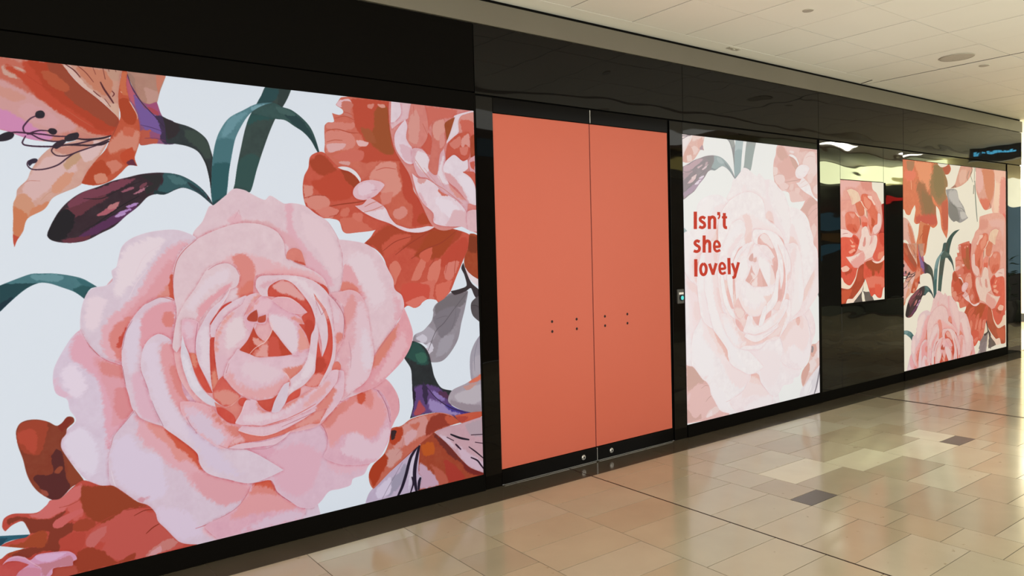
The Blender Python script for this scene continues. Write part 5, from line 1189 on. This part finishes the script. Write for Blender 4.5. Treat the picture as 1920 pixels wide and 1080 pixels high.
def add_tile(x0, x1, d0, d1, m, name='floor_tile', top=0.0):
    vis = in_frame(x0, x1, -d1, -d0, 0) and x0 < 14
    r = random.Random(int(x0*977+d0*3301)); z = top + (r.random()-.5)*.0004
    if vis and tile_count[0] < 292:
        tile_count[0] += 1
        k = (round(x1-x0, 3), round(d1-d0, 3), m.name)
        if k not in mesh_cache:
            bm = bmesh.new(); box(bm, GAP, x1-x0-GAP, -(d1-d0)+GAP, -GAP, -.010, 0); bmesh.ops.recalc_face_normals(bm, faces=bm.faces)
            me = bpy.data.meshes.new(name); bm.to_mesh(me); bm.free(); me.materials.append(m); mesh_cache[k] = me
        o = bpy.data.objects.new(name, mesh_cache[k]); C.objects.link(o); o.parent = floor; o.location = (x0, -d0, z)
    else:
        rest.setdefault(m.name, [m, bmesh.new()]); box(rest[m.name][1], x0+GAP, x1-GAP, -d1+GAP, -d0-GAP, -.010, z)
tile_count = [0]
jobs = []
for x0, x1, par in cols:
    if x0 > 16.4: continue
    x1 = min(x1, 16.5)
    narrow = x1-x0 < .35
    ns = [n for n in range(0, 31) if n == 0 or n % 2 == par]
    if narrow: ns = sorted(set(ns) | {9}) if True else ns
    ns = [n for n in ns]
    for i in range(len(ns)-1):
        a, b = ns[i], ns[i+1]
        d0, d1 = .252+U*a, min(.252+U*b, 4.59)
        if d1-d0 < .02: continue
        key = (round(x0, 2), a)
        if narrow and (a, b) == (8, 9): m = M['tile_dark']
        elif key in pale: m = M['tile_light']
        elif key in tanned: m = M['tiles'][6 if key[0] < 5.5 else 3]
        else:
            r = random.Random(int(x0*131)+a*17); m = M['tiles'][r.choice([0, 0, 1, 2, 3, 4, 4, 5, 5, 6, 1])]
        c = proj((x0+x1)/2, -(d0+d1)/2, 0); jobs.append((-(c[1] if c else -1), x0, x1, d0, d1, m))
jobs.sort(key=lambda j: j[0])
for _, x0, x1, d0, d1, m in jobs: add_tile(x0, x1, d0, d1, m)
bl = [-4.6, -3.9, -2.6, -1.3, .05, .95, 1.72, 2.36, 3.0, 3.497]
for a, b in zip(bl, bl[1:]): bx('border_stone', (a+GAP, b-GAP, -.250, .003, -.010, 0), M['border'], floor)
bl = [3.503, 4.3, 5.1, 5.9, 6.7, 7.545]
for a, b in zip(bl, bl[1:]): bx('border_stone', (a+GAP, b-GAP, -.250, .003, -.010, 0), M['border'], floor)
bl = [7.58, 8.6, 9.6, 10.6, 11.6, 12.14]
for a, b in zip(bl, bl[1:]): bx('border_stone', (a+GAP, b-GAP, -.250, .003, -.010, 0), M['border'], floor)
bx('divider_strip', (3.497, 3.506, -4.59, -.0, -.010, .0006), M['divider'], floor)
bx('divider_strip', (7.547, 7.580, -4.59, -.0, -.010, .0006), M['divider'], floor)
bx('divider_strip', (11.602, 11.625, -4.59, -.252, -.010, .0006), M['divider'], floor)
for k, (m, bm) in rest.items():
    o = obj('outer_tiles', bm, m, floor); o['kind'] = 'stuff'

# ------------------------------------------------------------------ ceiling
ceiling = struct(bx('ceiling', (-4.6, 16.5, -2.06, .004, HC+.0032, HC+.12), M['ceil_gap']))
def ctile(x0, x1, d0, d1, dz=0, name='ceiling_tile', g=.0052):
    bx(name, (x0+g, x1-g, -d1+g*.6, -d0-g*.6, HC+dz, HC+.0034), M['ceil'], ceiling)
bx('ceiling_border', (-4.6, 7.806, -.179, .0, HC, HC+.0034), M['ceil'], ceiling)
bx('ceiling_border', (7.822, 10.03, -.214, .0, HC, HC+.0034), M['ceil'], ceiling)
bx('ceiling_border', (10.036, 12.2, -.214, .0, HC, HC+.0034), M['ceil'], ceiling)
xs = [3.47+.61*k for k in range(-13, 7)] + [7.806]
ds = [.18, .772, 1.378, 2.04]
rnd = random.Random(8)
for a, b in zip(xs, xs[1:]):
    for c, d in zip(ds, ds[1:]): ctile(a, b, c, d, rnd.choice([0, .0006, .001, -.0012]))
xs = [7.822, 8.41, 9.02, 9.63, 10.03]
for a, b in zip(xs, xs[1:]):
    for c, d in zip([.215, .80, 1.38, 2.04], [.80, 1.38, 2.04]): ctile(a, b, c, d, rnd.choice([0, .0006, -.001]))
xs = [10.036, 10.65, 11.25, 11.86, 12.47, 13.08, 13.69, 14.3, 14.9, 15.5, 16.1, 16.5]
for a, b in zip(xs, xs[1:]):
    for c, d in zip([.215, .80, 1.38, 2.04], [.80, 1.38, 2.04]): ctile(a, b, c, d, rnd.choice([0, .0006, -.001]))
bx('side_hall_ceiling', (12.2, 16.5, -.212, 6, HC, HC+.12), M['ceil'], ceiling)
bx('expansion_seam', (7.806, 7.822, -2.04, .0, HC+.0012, HC+.0036), M['ceil_seam'], ceiling)
bx('expansion_seam', (10.028, 10.040, -2.04, .0, HC+.0012, HC+.0036), M['ceil_seam'], ceiling)
# beyond the tiled strip: shadow slot, cream soffit with troffers, timber soffit
bx('shadow_slot', (-4.6, 16.5, -2.17, -2.06, HC+.06, HC+.10), M['gap'], ceiling)
bx('soffit', (-4.6, 16.5, -2.92, -2.17, HC+.0, HC+.10), M['ceil'], ceiling)
bx('timber_soffit', (9.6, 16.5, -4.62, -2.92, HC-.02, HC+.10), M['wood'], ceiling)
# ------------------------------------------------------------------ ceiling fixtures
def disc(name, label, cat, x, d, r, m, ring=None, group=None):
    t = thing(name, label, cat, (x, -d, HC), group)
    bm = bmesh.new(); cyl(bm, (x, -d, HC-.001), 'z', r, -.006, 32, r*.93); part('cover', bm, m, t, smooth=False)
    bm = bmesh.new()
    n = 32
    for i in range(n):
        a, b = 2*math.pi*i/n, 2*math.pi*(i+1)/n
        q = [(r*1.0, -.0012), (r*1.09, -.0012), (r*1.05, -.0065), (r*.95, -.0075)]
        V = [[bm.verts.new((x+math.cos(t_)*rr, -d+math.sin(t_)*rr, HC+zz)) for rr, zz in q] for t_ in (a, b)]
        for j in range(4): bm.faces.new((V[0][j], V[0][(j+1)%4], V[1][(j+1)%4], V[1][j]))
    bmesh.ops.remove_doubles(bm, verts=bm.verts, dist=1e-5)
    part('rim', bm, ring or m, t)
disc('sprinkler_cover', 'small grey round cover plate in the ceiling nearest the camera', 'cover plate', 4.98, 1.07, .036, M['ceil_fixture'])
disc('sprinkler_cover', 'small grey round cover plate on the ceiling, beyond the dark ceiling seam', 'cover plate', 8.03, 1.08, .042, M['ceil_fixture'])
disc('ceiling_speaker', 'large round grey speaker grille set in the ceiling tiles', 'speaker', 7.445, 1.07, .135, M['grille'], M['ceil_fixture'])
t = thing('ceiling_bracket', 'small grey metal bracket on the ceiling border above the pale mural', 'bracket', (5.36, -.135, HC))
pbx('plate', (5.29, 5.44, -.160, -.115, HC-.006, HC-.0005), M['ceil_fixture'], t, .001)
pbx('lug', (5.345, 5.375, -.150, -.125, HC-.014, HC-.006), M['ceil_fixture'], t, .001)
t = thing('loose_cable', 'thin dark cable lying along the ceiling seam above the small mural', 'cable', (7.69, -.1, HC))
pts = [(7.72, -.02), (7.705, -.06), (7.68, -.11), (7.66, -.17)]
bm = bmesh.new()
for (a, b), (c, d) in zip(pts, pts[1:]):
    v = [bm.verts.new(p) for p in ((a-.004, b, HC-.001), (a+.004, b, HC-.001), (c+.004, d, HC-.001), (c-.004, d, HC-.001), (a, b, HC-.006), (c, d, HC-.006))]
    bm.faces.new((v[0], v[1], v[2], v[3])); bm.faces.new((v[0], v[3], v[5], v[4])); bm.faces.new((v[1], v[4], v[5], v[2]))
part('wire', bm, M['gap'], t)
disc('recessed_downlight', 'round recessed downlight in the soffit opposite the pale mural', 'ceiling light', 6.35, 2.55, .075, M['ceil_fixture'])
t = thing('troffer', 'long slim ceiling light in the soffit across the corridor', 'ceiling light', (11.9, -2.62, HC))
pbx('housing', (11.40, 12.40, -2.755, -2.485, HC-.010, HC-.0005), M['ceil_fixture'], t, .002)

# ------------------------------------------------------------------ side hall on the right, seen as a sliver and in reflections
wf = struct(bx('wall_right', (16.5, 16.7, -4.6, 6, 0, HC+.1), M['cream']))
bx('skirting', (16.47, 16.499, -.4, 6, .0, .16), M['shop_dark'], wf)
bx('picture_rail', (16.45, 16.499, -.4, 6, 2.72, 2.80), M['shop_grey'], wf)
bx('light_trough', (16.30, 16.47, -.3, 4.0, 2.62, 3.14), M['lamp'], wf)
# shop front at the right end, across the corridor
sf = thing('shop_front', 'lit shop front closing the corridor on the right, only seen reflected', 'shop front', (16.2, -2.5, 0))
pbx('plinth', (16.30, 16.49, -4.55, -.45, .002, .42), M['shop_grey'], sf)
pbx('display_window', (16.38, 16.49, -2.7, -.5, .95, 2.27), M['glass_blue'], sf)
pbx('transom', (16.36, 16.49, -2.7, -.5, 2.27, 2.80), M['lamp_end'], sf)
pbx('dark_window', (16.38, 16.49, -4.5, -2.7, .42, 2.90), M['shop_dark'], sf)
pbx('lower_panel', (16.37, 16.49, -2.7, -.5, .42, .95), M['shop_dark'], sf)
pbx('upper_transom', (16.36, 16.49, -4.60, -2.8, 2.94, 3.27), M['lamp_soft'], sf)
pbx('red_sign', (16.30, 16.37, -3.98, -3.62, 2.40, 2.56), M['red_sign'], sf)
for y in (-4.5, -2.7, -.5): pbx('mullion', (16.28, 16.37, y-.04, y+.04, .42, 2.9), M['shop_dark'], sf)
rnd = random.Random(5)
for y0 in (-2.1, -1.55, -1.0):
    pl = thing('potted_plant', {-2.1: 'leafy plant before the lit shop front, farthest of three', -1.55: 'leafy plant before the lit shop front, middle of three', -1.0: 'leafy plant before the lit shop front, nearest the wall'}[y0], 'plant', (16.05, y0, .003), 'plants by the shop front')
    bm = bmesh.new(); cyl(bm, (16.05, y0, .004), 'z', .12, .42, 16, .17); part('pot', bm, M['shop_dark'], pl)
    bm = bmesh.new(); cyl(bm, (16.05, y0, .40), 'z', .012, .7, 8); part('stem', bm, M['leaf'], pl)
    bm = bmesh.new()
    for k in range(34):
        a = rnd.uniform(0, 6.283); h = rnd.uniform(.75, 1.45); r = rnd.uniform(.08, .20); L = rnd.uniform(.12, .22)
        c = Vector((16.05, y0, h-.25)); d = Vector((math.cos(a), math.sin(a), rnd.uniform(-.1, .8))).normalized(); s = d.cross(Vector((0, 0, 1))).normalized()*.035
        p = c+d*.05
        q = [bm.verts.new(v) for v in (p, p+d*L*.5+s, p+d*L-Vector((0, 0, .03)), p+d*L*.5-s)]; bm.faces.new(q)
    part('foliage', bm, M['leaf'], pl)
# ------------------------------------------------------------------ opposite wall, behind the camera
wo = struct(bx('wall_opposite', (9.6, 16.5, -4.80, -4.62, 0, HC+.1), M['shop_dark']))
bx('atrium_pier', (5.6, 6.4, -4.80, -4.62, 0, HC+.1), M['brown_front'], wo)
def wp(x0, x1, z0, z1, m, y=-4.60, name='shopfront_panel'): return bx(name, (x0, x1, -4.62, y, z0, z1), m, wo)
wp(9.6, 16.3, .0, .22, M['shop_grey'], -4.58, 'plinth')
wp(12.6, 16.36, 2.94, 3.26, M['lamp_soft'], -4.60, 'lit_transom')
wp(9.6, 12.55, 2.90, 3.16, M['gold'], -4.60, 'gold_transom')
wp(5.7, 6.3, 2.92, 3.12, M['blue_dim'], -4.60, 'blue_panel')
wp(9.6, 16.2, 2.80, 2.88, M['shop_grey'], -4.57, 'transom_bar')
for x in (9.7, 11.9, 14.4): wp(x-.06, x+.06, .22, 2.8, M['shop_grey'], -4.56, 'mullion')
wp(14.6, 15.8, 2.05, 2.25, M['blue_dim'], -4.595, 'display_screen')
wp(14.6, 15.8, 1.35, 1.50, M['blue_dim'], -4.595, 'display_screen')
wp(14.7, 15.7, 1.62, 1.90, M['wood'], -4.57, 'shelf_goods')
wp(9.8, 11.6, .22, 2.7, M['brown_front'], -4.57, 'counter_front')
# bulkhead with a strip of cyan lights, hung across the corridor at the right
bh = thing('light_bulkhead', 'dark hanging bulkhead with a strip of cyan lights, only seen reflected', 'bulkhead', (15.1, -1.2, 3.05))
pbx('board', (15.0, 15.2, -1.84, -.25, 3.05, HC-.002), M['shop_dark'], bh)
rnd = random.Random(3); y = -1.74
for k in range(15):
    wd = rnd.uniform(.015, .05)
    pbx('light_bar', (14.985, 14.999, y, y+wd, 3.165, 3.165+rnd.choice([.03, .045, .055])), M['led'], bh); y += wd+rnd.choice([.008, .01, .045])
